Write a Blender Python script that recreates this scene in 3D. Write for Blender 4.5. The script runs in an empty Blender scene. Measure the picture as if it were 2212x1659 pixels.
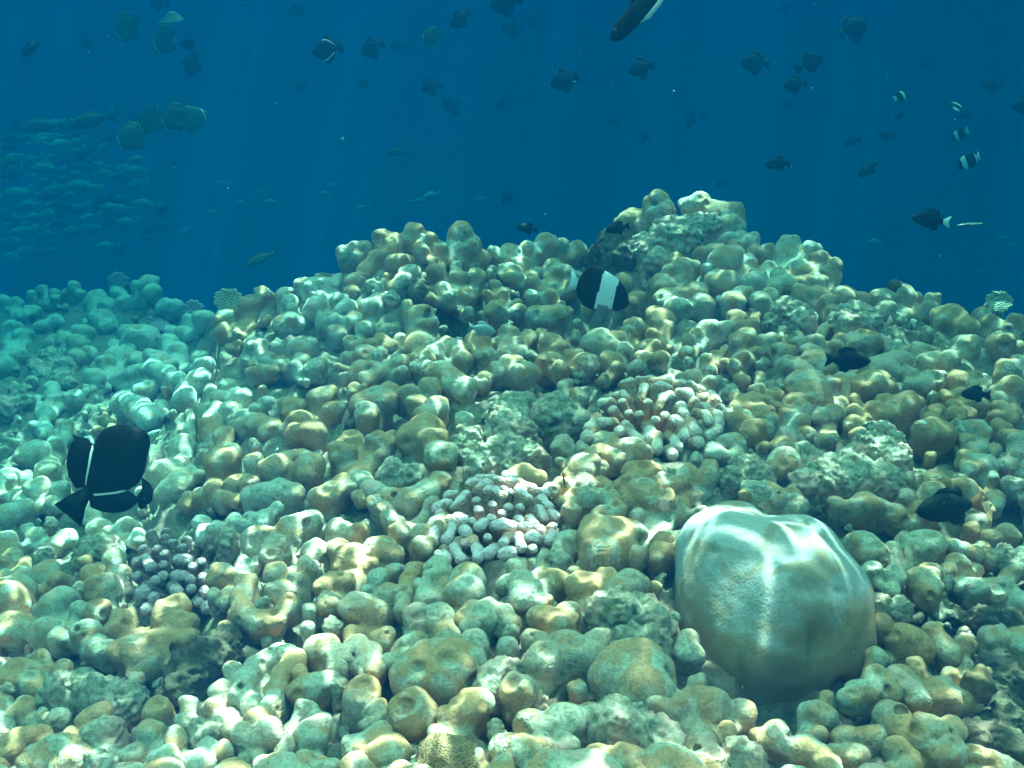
import bpy, math, random
import numpy as np
from mathutils import Vector, Matrix

R = math.radians
random.seed(7)
rng = np.random.default_rng(7)
scene = bpy.context.scene
col = scene.collection

# ------------------------------------------------------------------ camera
CAMZ = 1.6
PITCH = R(-12.0)
TANH = 0.5206                      # tan(half horizontal field of view)
FWD = np.array([0, math.cos(PITCH), math.sin(PITCH)])
RGT = np.array([1.0, 0, 0])
UPV = np.array([0, -math.sin(PITCH), math.cos(PITCH)])
EYE = np.array([0, 0, CAMZ])
cam_data = bpy.data.cameras.new('camera')
cam = bpy.data.objects.new('camera', cam_data)
col.objects.link(cam)
cam.location = (0, 0, CAMZ)
cam.rotation_euler = (R(90) + PITCH, 0, 0)
cam_data.sensor_width = 36
cam_data.lens = 18 / TANH
cam_data.clip_start = 0.02
cam_data.clip_end = 200
scene.camera = cam

# ------------------------------------------------------------------ world: the open water all round, bright overhead
world = bpy.data.worlds.new('World')
scene.world = world
world.use_nodes = True
wt = world.node_tree
wt.nodes.clear()
wo = wt.nodes.new('ShaderNodeOutputWorld')
wb = wt.nodes.new('ShaderNodeBackground')
wc = wt.nodes.new('ShaderNodeTexCoord')
ws = wt.nodes.new('ShaderNodeSeparateXYZ')
wm = wt.nodes.new('ShaderNodeMapRange')
wm.inputs[1].default_value = -1
wm.inputs[2].default_value = 1
wr = wt.nodes.new('ShaderNodeValToRGB')
wt.links.new(wc.outputs['Generated'], ws.inputs[0])
wt.links.new(ws.outputs['Z'], wm.inputs[0])
wt.links.new(wm.outputs[0], wr.inputs[0])
wt.links.new(wr.outputs[0], wb.inputs[0])
wt.links.new(wb.outputs[0], wo.inputs[0])
ramp = wr.color_ramp
stops = [(0.0, (0.045, 0.09, 0.075)), (0.40, (0.002, 0.070, 0.13)), (0.49, (0.0, 0.075, 0.145)),
         (0.58, (0.0, 0.038, 0.130)), (0.68, (0.06, 0.12, 0.115)), (0.80, (0.70, 0.65, 0.49)), (1.0, (1.80, 1.50, 1.05))]
while len(ramp.elements) < len(stops):
    ramp.elements.new(0.5)
for e, (p, c) in zip(ramp.elements, stops):
    e.position = p
    e.color = (*c, 1)
wb.inputs[1].default_value = 1.0

# ------------------------------------------------------------------ sun
SUNDIR = Vector((0.16, 0.30, 0.94)).normalized()      # towards the sun
sl = bpy.data.lights.new('sun', 'SUN')
sl.energy = 5.0
sl.angle = R(0.25)
sl.color = (1.0, 0.52, 0.42)
so = bpy.data.objects.new('sun', sl)
so.rotation_euler = SUNDIR.to_track_quat('Z', 'Y').to_euler()
so.location = (0, 0, 6)
col.objects.link(so)

vs = scene.view_settings
vs.view_transform = 'Standard'
vs.look = 'None'
vs.exposure = 0.88
vs.gamma = 1.0
scene.cycles.max_bounces = 5
scene.cycles.diffuse_bounces = 3
scene.cycles.glossy_bounces = 1
scene.cycles.volume_bounces = 0
scene.cycles.transparent_max_bounces = 8
scene.cycles.use_denoising = True


# ------------------------------------------------------------------ helpers: pixels of the 2212 x 1659 survey view
def ray(px, py):
    u = (px - 1106) / 1106 * TANH
    v = -(py - 829.5) / 1106 * TANH
    return FWD + RGT * u + UPV * v


def pxm(depth):
    return TANH / 1106 * depth


COLS = [
    (-700, [(1659, 1.22), (1300, 1.8), (1000, 2.8), (800, 4.3), (660, 6.2)], 660),
    (0, [(1659, 1.18), (1300, 1.66), (1000, 2.55), (800, 4.0), (655, 6.0)], 655),
    (240, [(1659, 1.15), (1300, 1.58), (1000, 2.35), (800, 3.6), (640, 5.6)], 628),
    (400, [(1659, 1.13), (1300, 1.50), (1000, 2.10), (800, 3.05), (690, 4.6)], 680),
    (480, [(1659, 1.12), (1300, 1.45), (1000, 1.96), (800, 2.6), (670, 3.15)], 668),
    (600, [(1659, 1.10), (1300, 1.42), (1000, 1.90), (800, 2.46), (640, 2.95)], 635),
    (740, [(1659, 1.09), (1300, 1.40), (1000, 1.86), (800, 2.36), (700, 2.68), (570, 2.95)], 560),
    (900, [(1659, 1.08), (1300, 1.38), (1000, 1.82), (800, 2.28), (720, 2.58), (600, 2.78), (515, 2.95)], 518),
    (1040, [(1659, 1.08), (1300, 1.37), (1000, 1.80), (800, 2.25), (720, 2.6), (620, 2.85), (560, 3.05)], 545),
    (1120, [(1659, 1.08), (1300, 1.36), (1000, 1.79), (800, 2.24), (720, 2.6), (620, 2.95), (555, 3.2)], 558),
    (1280, [(1659, 1.08), (1300, 1.36), (1000, 1.77), (800, 2.22), (720, 2.55), (640, 2.95), (560, 3.3)], 560),
    (1360, [(1659, 1.08), (1300, 1.36), (1000, 1.76), (800, 2.2), (720, 2.5), (600, 2.9), (490, 3.25)], 492),
    (1440, [(1659, 1.08), (1300, 1.36), (1000, 1.75), (800, 2.18), (720, 2.45), (600, 2.85), (470, 3.15)], 462),
    (1580, [(1659, 1.08), (1300, 1.36), (1000, 1.75), (800, 2.15), (720, 2.42), (600, 2.75), (480, 3.1)], 475),
    (1660, [(1659, 1.09), (1300, 1.37), (1000, 1.75), (800, 2.15), (700, 2.42), (560, 2.95)], 555),
    (1800, [(1659, 1.10), (1300, 1.39), (1000, 1.76), (800, 2.15), (700, 2.38), (600, 2.8)], 595),
    (1880, [(1659, 1.10), (1300, 1.40), (1000, 1.77), (800, 2.15), (700, 2.4), (655, 2.8)], 655),
    (2010, [(1659, 1.12), (1300, 1.42), (1000, 1.80), (800, 2.2), (700, 2.55), (650, 2.9)], 650),
    (2212, [(1659, 1.15), (1300, 1.46), (1000, 1.85), (800, 2.28), (690, 2.75)], 680),
    (2900, [(1659, 1.2), (1300, 1.55), (1000, 2.0), (800, 2.5), (700, 2.9)], 695),
]
_cx = np.array([c[0] for c in COLS], float)
_crest = np.array([c[2] for c in COLS], float)
_lists = [(np.array([p for p, d in c[1]][::-1], float), np.array([d for p, d in c[1]][::-1], float)) for c in COLS]


def _smooth_w(px):
    i = int(np.clip(np.searchsorted(_cx, px) - 1, 0, len(_cx) - 2))
    t = float(np.clip((px - _cx[i]) / (_cx[i + 1] - _cx[i]), 0, 1))
    return i, t * t * (3 - 2 * t)


def depth_at(px, py):
    i, t = _smooth_w(px)
    a = np.interp(py, *_lists[i])
    b = np.interp(py, *_lists[i + 1])
    d = a * (1 - t) + b * t
    if py > 1659:                        # below the frame: keep to the floor
        d *= 1.0 / (1 + (py - 1659) / 1700)
    return float(d)


def crest_at(px):
    i, t = _smooth_w(px)
    return float(_crest[i] * (1 - t) + _crest[i + 1] * t)


def at(px, py, d=None):
    if d is None:
        d = depth_at(px, py)
    return EYE + ray(px, py) * d


# ------------------------------------------------------------------ numpy noise and iso-surfaces
def _hash(ix, iy, iz, seed):
    h = (ix * 374761393 + iy * 668265263 + iz * 2147483647 + seed * 1274126177) & 0xFFFFFFFF
    h = ((h ^ (h >> 13)) * 1274126177) & 0xFFFFFFFF
    h = (h ^ (h >> 16)) & 0xFFFF
    return h / 32767.5 - 1.0


ROTN = np.array([[0.64, 0.48, -0.60], [-0.60, 0.80, 0.0], [0.48, 0.36, 0.80]])


def vnoise(P, freq, seed=0):
    Q = (P @ ROTN) * freq + 100.37
    I = np.floor(Q).astype(np.int64)
    f = Q - I
    f = f * f * (3 - 2 * f)
    out = 0
    for dx in (0, 1):
        for dy in (0, 1):
            for dz in (0, 1):
                w = (f[:, 0] if dx else 1 - f[:, 0]) * (f[:, 1] if dy else 1 - f[:, 1]) * (f[:, 2] if dz else 1 - f[:, 2])
                out = out + w * _hash(I[:, 0] + dx, I[:, 1] + dy, I[:, 2] + dz, seed)
    return out


def fbm(P, freq, octs=3, seed=0):
    o, a = 0, 1.0
    for k in range(octs):
        o = o + a * vnoise(P, freq * 2 ** k, seed + k * 17)
        a *= 0.5
    return o


def surface_nets(F, org, h):
    """A closed quad mesh of F = 0 (F < 0 inside) on a regular grid."""
    S = F < 0
    n = np.array(F.shape) - 1
    cnt = np.zeros(n, np.int32)
    acc = np.zeros((*n, 3))
    sl = lambda a, d: a[d[0]:a.shape[0] - 1 + d[0], d[1]:a.shape[1] - 1 + d[1], d[2]:a.shape[2] - 1 + d[2]]
    corners = [(x, y, z) for x in (0, 1) for y in (0, 1) for z in (0, 1)]
    for a in corners:
        for ax in range(3):
            if a[ax]:
                continue
            b = tuple(1 if i == ax else a[i] for i in range(3))
            fa, fb = sl(F, a), sl(F, b)
            m = (fa < 0) != (fb < 0)
            t = np.where(m, fa / np.where(m, fa - fb, 1), 0)
            cnt += m
            for i in range(3):
                acc[..., i] += np.where(m, a[i] + (t if i == ax else 0), 0)
    act = cnt > 0
    idx = -np.ones(n, np.int64)
    idx[act] = np.arange(act.sum())
    ijk = np.argwhere(act)
    V = (ijk + acc[act] / cnt[act][:, None]) * h + org
    quads = []
    for ax in range(3):
        u, v = [(1, 2), (2, 0), (0, 1)][ax]
        s0 = [slice(1, -1)] * 3
        s1 = [slice(1, -1)] * 3
        s0[ax] = slice(0, -1)
        s1[ax] = slice(1, None)
        A, B = S[tuple(s0)], S[tuple(s1)]
        for sgn in (0, 1):
            e = np.argwhere((A & ~B) if sgn == 0 else (~A & B))
            if not len(e):
                continue
            p = e + 1
            p[:, ax] -= 1
            def c(du, dv):
                q = p.copy()
                q[:, u] -= du
                q[:, v] -= dv
                return idx[q[:, 0], q[:, 1], q[:, 2]]
            q4 = np.stack([c(1, 1), c(0, 1), c(0, 0), c(1, 0)], 1)
            quads.append(q4 if sgn == 0 else q4[:, ::-1])
    return V, np.concatenate(quads)


def mesh_from(name, V, Q, mat, smooth=True, attr=None):
    me = bpy.data.meshes.new(name)
    me.vertices.add(len(V))
    me.vertices.foreach_set('co', np.asarray(V, np.float32).ravel())
    Q = np.asarray(Q)
    me.loops.add(Q.size)
    me.loops.foreach_set('vertex_index', Q.astype(np.int32).ravel())
    me.polygons.add(len(Q))
    me.polygons.foreach_set('loop_start', np.arange(0, Q.size, Q.shape[1], dtype=np.int32))
    me.update(calc_edges=True)
    me.validate()
    if smooth:
        me.polygons.foreach_set('use_smooth', np.ones(len(me.polygons), bool))
    if attr is not None:
        a = me.attributes.new('tip', 'FLOAT', 'POINT')
        a.data.foreach_set('value', np.asarray(attr, np.float32))
    me.materials.append(mat)
    return me


def tag(o, label=None, cat=None, group=None, kind=None):
    if label: o['label'] = label
    if cat: o['category'] = cat
    if group: o['group'] = group
    if kind: o['kind'] = kind
    return o


def link(name, me, loc=(0, 0, 0), parent=None):
    o = bpy.data.objects.new(name, me)
    o.location = loc
    if parent is not None:
        o.parent = parent
    col.objects.link(o)
    return o


def vert_normals(V, Q):
    N = np.zeros_like(V)
    fn = np.cross(V[Q[:, 2]] - V[Q[:, 0]], V[Q[:, 3]] - V[Q[:, 1]])
    for k in range(4):
        np.add.at(N, Q[:, k], fn)
    return N / (np.linalg.norm(N, axis=1, keepdims=True) + 1e-12)


def relax(V, Q, it=1, w=0.5):
    E = np.concatenate([Q[:, [0, 1]], Q[:, [1, 2]], Q[:, [2, 3]], Q[:, [3, 0]]])
    for _ in range(it):
        s = np.zeros_like(V)
        c = np.zeros(len(V))
        np.add.at(s, E[:, 0], V[E[:, 1]])
        np.add.at(s, E[:, 1], V[E[:, 0]])
        np.add.at(c, E[:, 0], 1)
        np.add.at(c, E[:, 1], 1)
        V = V * (1 - w) + w * s / c[:, None]
    return V


def smin(a, b, k):
    h = np.maximum(k - np.abs(a - b), 0) / k
    return np.minimum(a, b) - h * h * k * 0.25


def smax(a, b, k):
    return -smin(-a, -b, k)


def cone_d(P, A, B, ra, rb):
    ab = B - A
    t = np.clip(((P - A) @ ab) / max(ab @ ab, 1e-9), 0, 1)
    return np.linalg.norm(P - A - t[..., None] * ab, axis=-1) - (ra + (rb - ra) * t)


def sdf_mesh(prims, k, h, subs=(), seed=0, amp=0.0, freq=10.0, amp2=0.0, rel=1):
    """prims: list of (A, B, ra, rb); subs: list of (C, r) carved out."""
    lo = np.min([np.minimum(a - ra, b - rb) for a, b, ra, rb in prims], axis=0) - 3 * h - 0.4 * k
    hi = np.max([np.maximum(a + ra, b + rb) for a, b, ra, rb in prims], axis=0) + 3 * h + 0.4 * k
    n = np.ceil((hi - lo) / h).astype(int) + 1
    while n.prod() > 1100000:
        h *= 1.15
        n = np.ceil((hi - lo) / h).astype(int) + 1
    gx, gy, gz = [lo[i] + np.arange(n[i]) * h for i in range(3)]
    F = np.full(n, 1e3)
    for a, b, ra, rb in prims:
        m = k + 2 * h
        l = np.minimum(a - ra, b - rb) - m
        u = np.maximum(a + ra, b + rb) + m
        i0 = np.clip(np.floor((l - lo) / h).astype(int), 0, n)
        i1 = np.clip(np.ceil((u - lo) / h).astype(int) + 1, 0, n)
        s = tuple(slice(i0[i], i1[i]) for i in range(3))
        P = np.stack(np.meshgrid(gx[s[0]], gy[s[1]], gz[s[2]], indexing='ij'), -1)
        F[s] = smin(F[s], cone_d(P, a, b, ra, rb), k)
    for c, r in subs:
        l, u = c - r - 3 * h, c + r + 3 * h
        i0 = np.clip(np.floor((l - lo) / h).astype(int), 0, n)
        i1 = np.clip(np.ceil((u - lo) / h).astype(int) + 1, 0, n)
        s = tuple(slice(i0[i], i1[i]) for i in range(3))
        P = np.stack(np.meshgrid(gx[s[0]], gy[s[1]], gz[s[2]], indexing='ij'), -1)
        F[s] = smax(F[s], r - np.linalg.norm(P - c, axis=-1), r * 0.5)
    V, Q = surface_nets(F, lo, h)
    V = relax(V, Q, rel)
    if amp or amp2:
        N = vert_normals(V, Q)
        d = amp * vnoise(V, freq, seed)
        if amp2:
            d = d + amp2 * fbm(V, freq * 3.1, 3, seed + 5)
        V = V + N * d[:, None]
    return V, Q


# ------------------------------------------------------------------ materials
def new_mat(name):
    m = bpy.data.materials.new(name)
    m.use_nodes = True
    nt = m.node_tree
    b = nt.nodes['Principled BSDF']
    return m, nt, b


def N(nt, t, **kw):
    n = nt.nodes.new('ShaderNode' + t)
    for k, v in kw.items():
        if k.startswith('i_'):
            n.inputs[k[2:]].default_value = v
        else:
            setattr(n, k, v)
    return n


def mix(nt, fac, a, b):
    m = nt.nodes.new('ShaderNodeMix')
    m.data_type = 'RGBA'
    for sock, v in ((m.inputs[0], fac), (m.inputs[6], a), (m.inputs[7], b)):
        if isinstance(v, (int, float)):
            sock.default_value = v
        elif isinstance(v, tuple):
            sock.default_value = (*v, 1)
        else:
            nt.links.new(v, sock)
    return m.outputs[2]


def rng_node(nt, src, a, b, c=0.0, d=1.0):
    m = nt.nodes.new('ShaderNodeMapRange')
    m.interpolation_type = 'SMOOTHSTEP'
    m.inputs[1].default_value, m.inputs[2].default_value = a, b
    m.inputs[3].default_value, m.inputs[4].default_value = c, d
    nt.links.new(src, m.inputs[0])
    return m.outputs[0]


def mth(nt, op, a, b=None):
    m = nt.nodes.new('ShaderNodeMath')
    m.operation = op
    for s, v in ((m.inputs[0], a), (m.inputs[1], b)):
        if v is None:
            continue
        if isinstance(v, (int, float)):
            s.default_value = v
        else:
            nt.links.new(v, s)
    return m.outputs[0]


def noise(nt, vec, scale, detail=3, rough=0.55, dist=0.0):
    n = N(nt, 'TexNoise')
    n.inputs['Scale'].default_value = scale
    n.inputs['Detail'].default_value = detail
    n.inputs['Roughness'].default_value = rough
    n.inputs['Distortion'].default_value = dist
    nt.links.new(vec, n.inputs['Vector'])
    return n.outputs[0]


def voro(nt, vec, scale, feature='F1'):
    n = N(nt, 'TexVoronoi', feature=feature)
    n.inputs['Scale'].default_value = scale
    nt.links.new(vec, n.inputs['Vector'])
    return n.outputs['Distance']


def rough_crust(nt, vec, ca, cb, cc, s=1.0):
    """Dead, overgrown limestone: mottled pale / algae / coralline pink."""
    a = rng_node(nt, noise(nt, vec, 26 * s, 6, 0.72), 0.38, 0.64)
    b = rng_node(nt, noise(nt, vec, 70 * s, 4, 0.7), 0.42, 0.62)
    c = rng_node(nt, noise(nt, vec, 11 * s, 4, 0.6), 0.46, 0.60)
    x = mix(nt, a, ca, cb)
    x = mix(nt, mth(nt, 'MULTIPLY', b, 0.55), x, (0.10, 0.11, 0.075))
    return mix(nt, mth(nt, 'MULTIPLY', c, 0.75), x, cc)


def coral_mat(name, tan, pale, crust_at, tone_bias=0.0):
    m, nt, bs = new_mat(name)
    tc = N(nt, 'TexCoord')
    oi = N(nt, 'ObjectInfo')
    off = N(nt, 'VectorMath', operation='SCALE')
    off.inputs[0].default_value = (13.1, 7.7, 3.3)
    nt.links.new(oi.outputs['Random'], off.inputs['Scale'])
    ad = N(nt, 'VectorMath', operation='ADD')
    nt.links.new(tc.outputs['Object'], ad.inputs[0])
    nt.links.new(off.outputs[0], ad.inputs[1])
    v = ad.outputs[0]
    # tan and sage patches with soft edges
    p = noise(nt, v, 19, 4, 0.55, 0.8)
    sh = mth(nt, 'ADD', p, mth(nt, 'MULTIPLY', mth(nt, 'SUBTRACT', oi.outputs['Random'], 0.5 + tone_bias), 0.20))
    base = mix(nt, rng_node(nt, sh, 0.43, 0.57), tan, pale)
    fine = noise(nt, v, 210, 2, 0.6)
    base = mix(nt, rng_node(nt, fine, 0.35, 0.7, 0.0, 0.40), base, (0.15, 0.11, 0.07))
    base = mix(nt, rng_node(nt, voro(nt, v, 230), 0.12, 0.42, 0.34, 0.0), base, (0.13, 0.095, 0.055))
    blot = rng_node(nt, noise(nt, v, 42, 3, 0.6), 0.58, 0.72)
    base = mix(nt, mth(nt, 'MULTIPLY', blot, 0.35), base, (0.33, 0.22, 0.12))
    smear = rng_node(nt, noise(nt, v, 27, 4, 0.6, 0.5), 0.50, 0.66)
    base = mix(nt, mth(nt, 'MULTIPLY', smear, 0.42), base, (0.30, 0.17, 0.075))
    turf = rng_node(nt, noise(nt, v, 33, 6, 0.7, 0.3), 0.60, 0.66)
    base = mix(nt, mth(nt, 'MULTIPLY', turf, 0.55), base, (0.20, 0.19, 0.12))
    # dead crusted patches
    cr = rng_node(nt, noise(nt, v, 9.5, 5, 0.62, 0.4), crust_at, crust_at + 0.035)
    crust = rough_crust(nt, v, (0.58, 0.53, 0.45), (0.31, 0.30, 0.21), (0.68, 0.40, 0.34), 1.6)
    c = mix(nt, cr, base, crust)
    # a few worm holes
    hole = rng_node(nt, voro(nt, v, 23), 0.035, 0.05, 1.0, 0.0)
    sel = rng_node(nt, noise(nt, v, 6, 2), 0.50, 0.56)
    hole = mth(nt, 'MULTIPLY', hole, sel)
    c = mix(nt, hole, c, (0.02, 0.025, 0.02))
    nt.links.new(c, bs.inputs['Base Color'])
    bs.inputs['Roughness'].default_value = 0.75
    bs.inputs['Specular IOR Level'].default_value = 0.12
    pits = voro(nt, v, 230)
    hb = mth(nt, 'ADD', mth(nt, 'MULTIPLY', pits, 0.6), mth(nt, 'MULTIPLY', noise(nt, v, 120, 3, 0.6), 0.9))
    hc = mth(nt, 'MULTIPLY', noise(nt, v, 75, 6, 0.75), mth(nt, 'ADD', mth(nt, 'MULTIPLY', cr, 4.5), mth(nt, 'MULTIPLY', turf, 2.0)))
    hb = mth(nt, 'SUBTRACT', mth(nt, 'ADD', hb, hc), mth(nt, 'MULTIPLY', hole, 2.5))
    bp = N(nt, 'Bump')
    bp.inputs['Strength'].default_value = 0.45
    bp.inputs['Distance'].default_value = 0.0024
    nt.links.new(hb, bp.inputs['Height'])
    nt.links.new(bp.outputs[0], bs.inputs['Normal'])
    return m


def rock_mat(name, ca, cb, cc, s=1.0, bump=0.008):
    m, nt, bs = new_mat(name)
    tc = N(nt, 'TexCoord')
    v = tc.outputs['Object']
    c = rough_crust(nt, v, ca, cb, cc, s)
    nt.links.new(c, bs.inputs['Base Color'])
    bs.inputs['Roughness'].default_value = 0.9
    bs.inputs['Specular IOR Level'].default_value = 0.08
    h = mth(nt, 'ADD', noise(nt, v, 60 * s, 8, 0.75), mth(nt, 'MULTIPLY', voro(nt, v, 48 * s), 0.5))
    bp = N(nt, 'Bump')
    bp.inputs['Strength'].default_value = 0.9
    bp.inputs['Distance'].default_value = bump
    nt.links.new(h, bp.inputs['Height'])
    nt.links.new(bp.outputs[0], bs.inputs['Normal'])
    return m


def branch_mat(name, tip, side, side2):
    m, nt, bs = new_mat(name)
    tc = N(nt, 'TexCoord')
    v = tc.outputs['Object']
    at_ = N(nt, 'Attribute', attribute_name='tip')
    vd = voro(nt, v, 190)
    wart = rng_node(nt, vd, 0.10, 0.70, 1.0, 0.0)
    s = mix(nt, wart, side, side2)
    f = mth(nt, 'ADD', at_.outputs['Fac'], mth(nt, 'MULTIPLY', mth(nt, 'SUBTRACT', noise(nt, v, 90, 3), 0.5), 0.45))
    c = mix(nt, rng_node(nt, f, 0.68, 1.0), s, tip)
    nt.links.new(c, bs.inputs['Base Color'])
    bs.inputs['Roughness'].default_value = 0.8
    bs.inputs['Specular IOR Level'].default_value = 0.1
    bp = N(nt, 'Bump')
    bp.inputs['Strength'].default_value = 0.6
    bp.inputs['Distance'].default_value = 0.0022
    nt.links.new(wart, bp.inputs['Height'])
    nt.links.new(bp.outputs[0], bs.inputs['Normal'])
    return m


def flat_mat(name, c, rough=0.6, c2=None, scale=40, spec=0.2):
    m, nt, bs = new_mat(name)
    tc = N(nt, 'TexCoord')
    n = noise(nt, tc.outputs['Object'], scale, 4, 0.6)
    c2 = c2 or tuple(x * 0.7 for x in c)
    nt.links.new(mix(nt, rng_node(nt, n, 0.35, 0.65), c, c2), bs.inputs['Base Color'])
    bs.inputs['Roughness'].default_value = rough
    bs.inputs['Specular IOR Level'].default_value = spec
    return m


M_TAN = coral_mat('lobed coral tan', (0.47, 0.255, 0.14), (0.46, 0.37, 0.295), 0.58, 0.14)
M_SAGE = coral_mat('lobed coral sage', (0.47, 0.27, 0.15), (0.44, 0.43, 0.365), 0.58, -0.09)
M_CRUSTED = coral_mat('lobed coral crusted', (0.47, 0.265, 0.145), (0.45, 0.42, 0.345), 0.51, 0.02)
M_HAZEPALE = coral_mat('lobed coral haze-paled', (0.52, 0.42, 0.30), (0.52, 0.54, 0.48), 0.60, -0.2)  # brighter haze of the far left, put into the coral colour
M_ROCK = rock_mat('dead coral rock', (0.57, 0.51, 0.42), (0.29, 0.28, 0.185), (0.70, 0.40, 0.33), 1.5)
M_BED = rock_mat('reef bed rock', (0.30, 0.28, 0.20), (0.14, 0.14, 0.10), (0.28, 0.18, 0.15), 1.0, 0.012)
M_DARKROCK = rock_mat('dark algae rock', (0.15, 0.13, 0.09), (0.09, 0.085, 0.06), (0.20, 0.13, 0.10), 2.0, 0.009)
M_LILAC = branch_mat('branching coral lilac', (0.68, 0.49, 0.53), (0.32, 0.18, 0.13), (0.42, 0.26, 0.20))
M_FINGER = branch_mat('branching coral tan', (0.66, 0.49, 0.44), (0.36, 0.20, 0.13), (0.45, 0.26, 0.175))
M_DARKBR = branch_mat('branching coral dark', (0.46, 0.34, 0.36), (0.16, 0.11, 0.095), (0.30, 0.21, 0.185))
M_GREENBR = branch_mat('branching coral pale green', (0.36, 0.38, 0.29), (0.20, 0.20, 0.15), (0.28, 0.28, 0.21))


# ------------------------------------------------------------------ the reef bed, one sheet from behind the camera to the deep
PITS = [(1100, 690, 90, .16), (1300, 680, 70, .14), (960, 700, 60, .10), (2030, 1325, 85, .10), (870, 1170, 40, .06), (650, 1210, 30, .03),
        (930, 880, 40, .06), (1190, 930, 35, .05), (820, 900, 50, .06), (1120, 1530, 60, .05), (1840, 1540, 60, .06), (2170, 1120, 60, .08),
        (1500, 1240, 30, .05), (860, 1460, 30, .04), (450, 1390, 30, .05), (1600, 680, 60, .06), (1380, 640, 50, .10), (1250, 1480, 30, .04), (1700, 1540, 90, .06), (1600, 1520, 60, .05), (1480, 1330, 30, .04)]


def build_bed():
    PX = np.concatenate([np.linspace(-1500, -720, 40), np.linspace(-700, 2900, 381), np.linspace(2920, 3700, 40)])
    pys = np.concatenate([np.linspace(2600, 1659, 24)[:-1], np.linspace(1659, 0, 210)])
    rows = []
    t = np.linspace(0, 1, 260)
    for x in PX:
        cy = crest_at(x)
        P = []
        yb = 2300
        for s in t:
            py = yb + (cy - yb) * s
            P.append(at(x, py))
        P = np.array(P)
        P[:, 2] -= 0.040
        for (qx, qy, qr, qd) in PITS:
            py = yb + (cy - yb) * t
            g = np.exp(-(((x - qx) / qr) ** 2 + ((py - qy) / qr) ** 2))
            P[:, 2] -= qd * g
            P[:, 1] += qd * 0.9 * g
        rows.append(P)
    G = np.array(rows)                                  # px, s, 3
    nx = G.shape[0]
    # the floor behind and below the camera, and the slope that falls away behind the crest
    first = G[:, 0, :]
    back = []
    for y in (-3.5, -1.5, -0.4, 0.25):
        b = first.copy()
        w = (first[:, 1] - y)
        b[:, 0] = first[:, 0] * (1 + 0.35 * w)
        b[:, 1] = y
        b[:, 2] = first[:, 2].mean() * 0.6 + first[:, 2] * 0.4
        back.append(b)
    last = G[:, -1, :]
    beyond = []
    for k, (dd, dz) in enumerate(((.06, .02), (.14, .07), (.25, .17), (.4, .34), (.7, .7), (1.2, 1.25), (2.2, 1.9), (4.5, 2.6), (8.0, 3.1))):
        d = last - EYE
        d[:, 2] = 0
        d /= np.linalg.norm(d, axis=1, keepdims=True)
        b = last + d * dd
        b[:, 2] = np.maximum(last[:, 2] - dz, -2.2)
        beyond.append(b)
    A = np.concatenate([np.stack(back, 1), G, np.stack(beyond, 1)], 1)
    ny = A.shape[1]
    V = A.reshape(-1, 3)
    i = np.arange(nx - 1)[:, None] * ny + np.arange(ny - 1)[None, :]
    i = i.ravel()
    Q = np.stack([i, i + ny, i + ny + 1, i + 1], 1)
    V[:, 2] += 0.020 * fbm(V, 7.0, 2, 3) + 0.045 * (0.35 - np.abs(vnoise(V, 13.0, 21))) + 0.022 * (0.35 - np.abs(vnoise(V, 31.0, 9))) + 0.006 * fbm(V, 60.0, 2, 4)
    me = mesh_from('reef_bed', V, Q, M_BED)
    tag(link('reef_bed', me), 'mottled rocky reef bed between the corals', None, None, 'structure')


build_bed()

# ------------------------------------------------------------------ labels that say which one
MARKS = [(1670, 1300, 'the big smooth dome coral'), (1070, 1125, 'the lilac ridged branching coral'), (1430, 905, 'the tan finger coral'),
         (370, 1215, 'the dark knobby branching coral'), (235, 1010, 'the large black fish'), (1300, 625, 'the banded black-and-white fish'),
         (1840, 778, 'the plain black fish above the knobs'), (345, 1536, 'the pale crater coral'), (1104, 903, 'the pink-edged rubble block'),
         (937, 1446, 'the biggest round coral ball'), (1370, 1456, 'the crust-topped boulder coral'), (900, 500, 'the crest of the rounded mound'),
         (1490, 445, 'the peak of the tall rear mound'), (1842, 690, 'the white-topped twin boulders'), (2038, 1092, 'the orange-tailed dark fish'),
         (310, 735, 'the hazy smooth dome'), (493, 646, 'the pale branching ball at the reef edge'), (590, 1063, 'the sunlit bar-shaped coral'),
         (870, 1060, 'the flat-topped rimmed coral'), (1240, 955, 'the fuzzy dark stump'), (590, 1300, 'the horseshoe coral'),
         (2105, 1480, 'the ragged brown sponge'), (1865, 738, 'the smooth dark oval coral'), (784, 1500, 'the hollow-topped ring coral'),
         (890, 1545, 'the coral with a slit'), (1045, 712, 'the small striped grey fish'), (975, 1625, 'the honeycomb brown slope coral'),
         (1310, 1170, 'the broad tan hump coral'), (1183, 665, 'the bell-shaped coral'), (1454, 1342, 'the grooved button coral'),
         (200, 1500, 'the long crusted slab'), (255, 600, 'the dark bush coral on the far slope'), (2075, 700, 'the round cream hump by the drop-off'),
         (1700, 530, 'the low shoulder behind the tall mound'), (1955, 640, 'the tan knobs on the skyline'), (2160, 645, 'the bushy coral on the skyline')]
used_labels = {}
NUMW = ['', 'single-knob', 'two-lobed', 'three-lobed', 'four-lobed', 'five-lobed', 'cluster-like', 'many-knobbed', 'many-knobbed']


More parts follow.
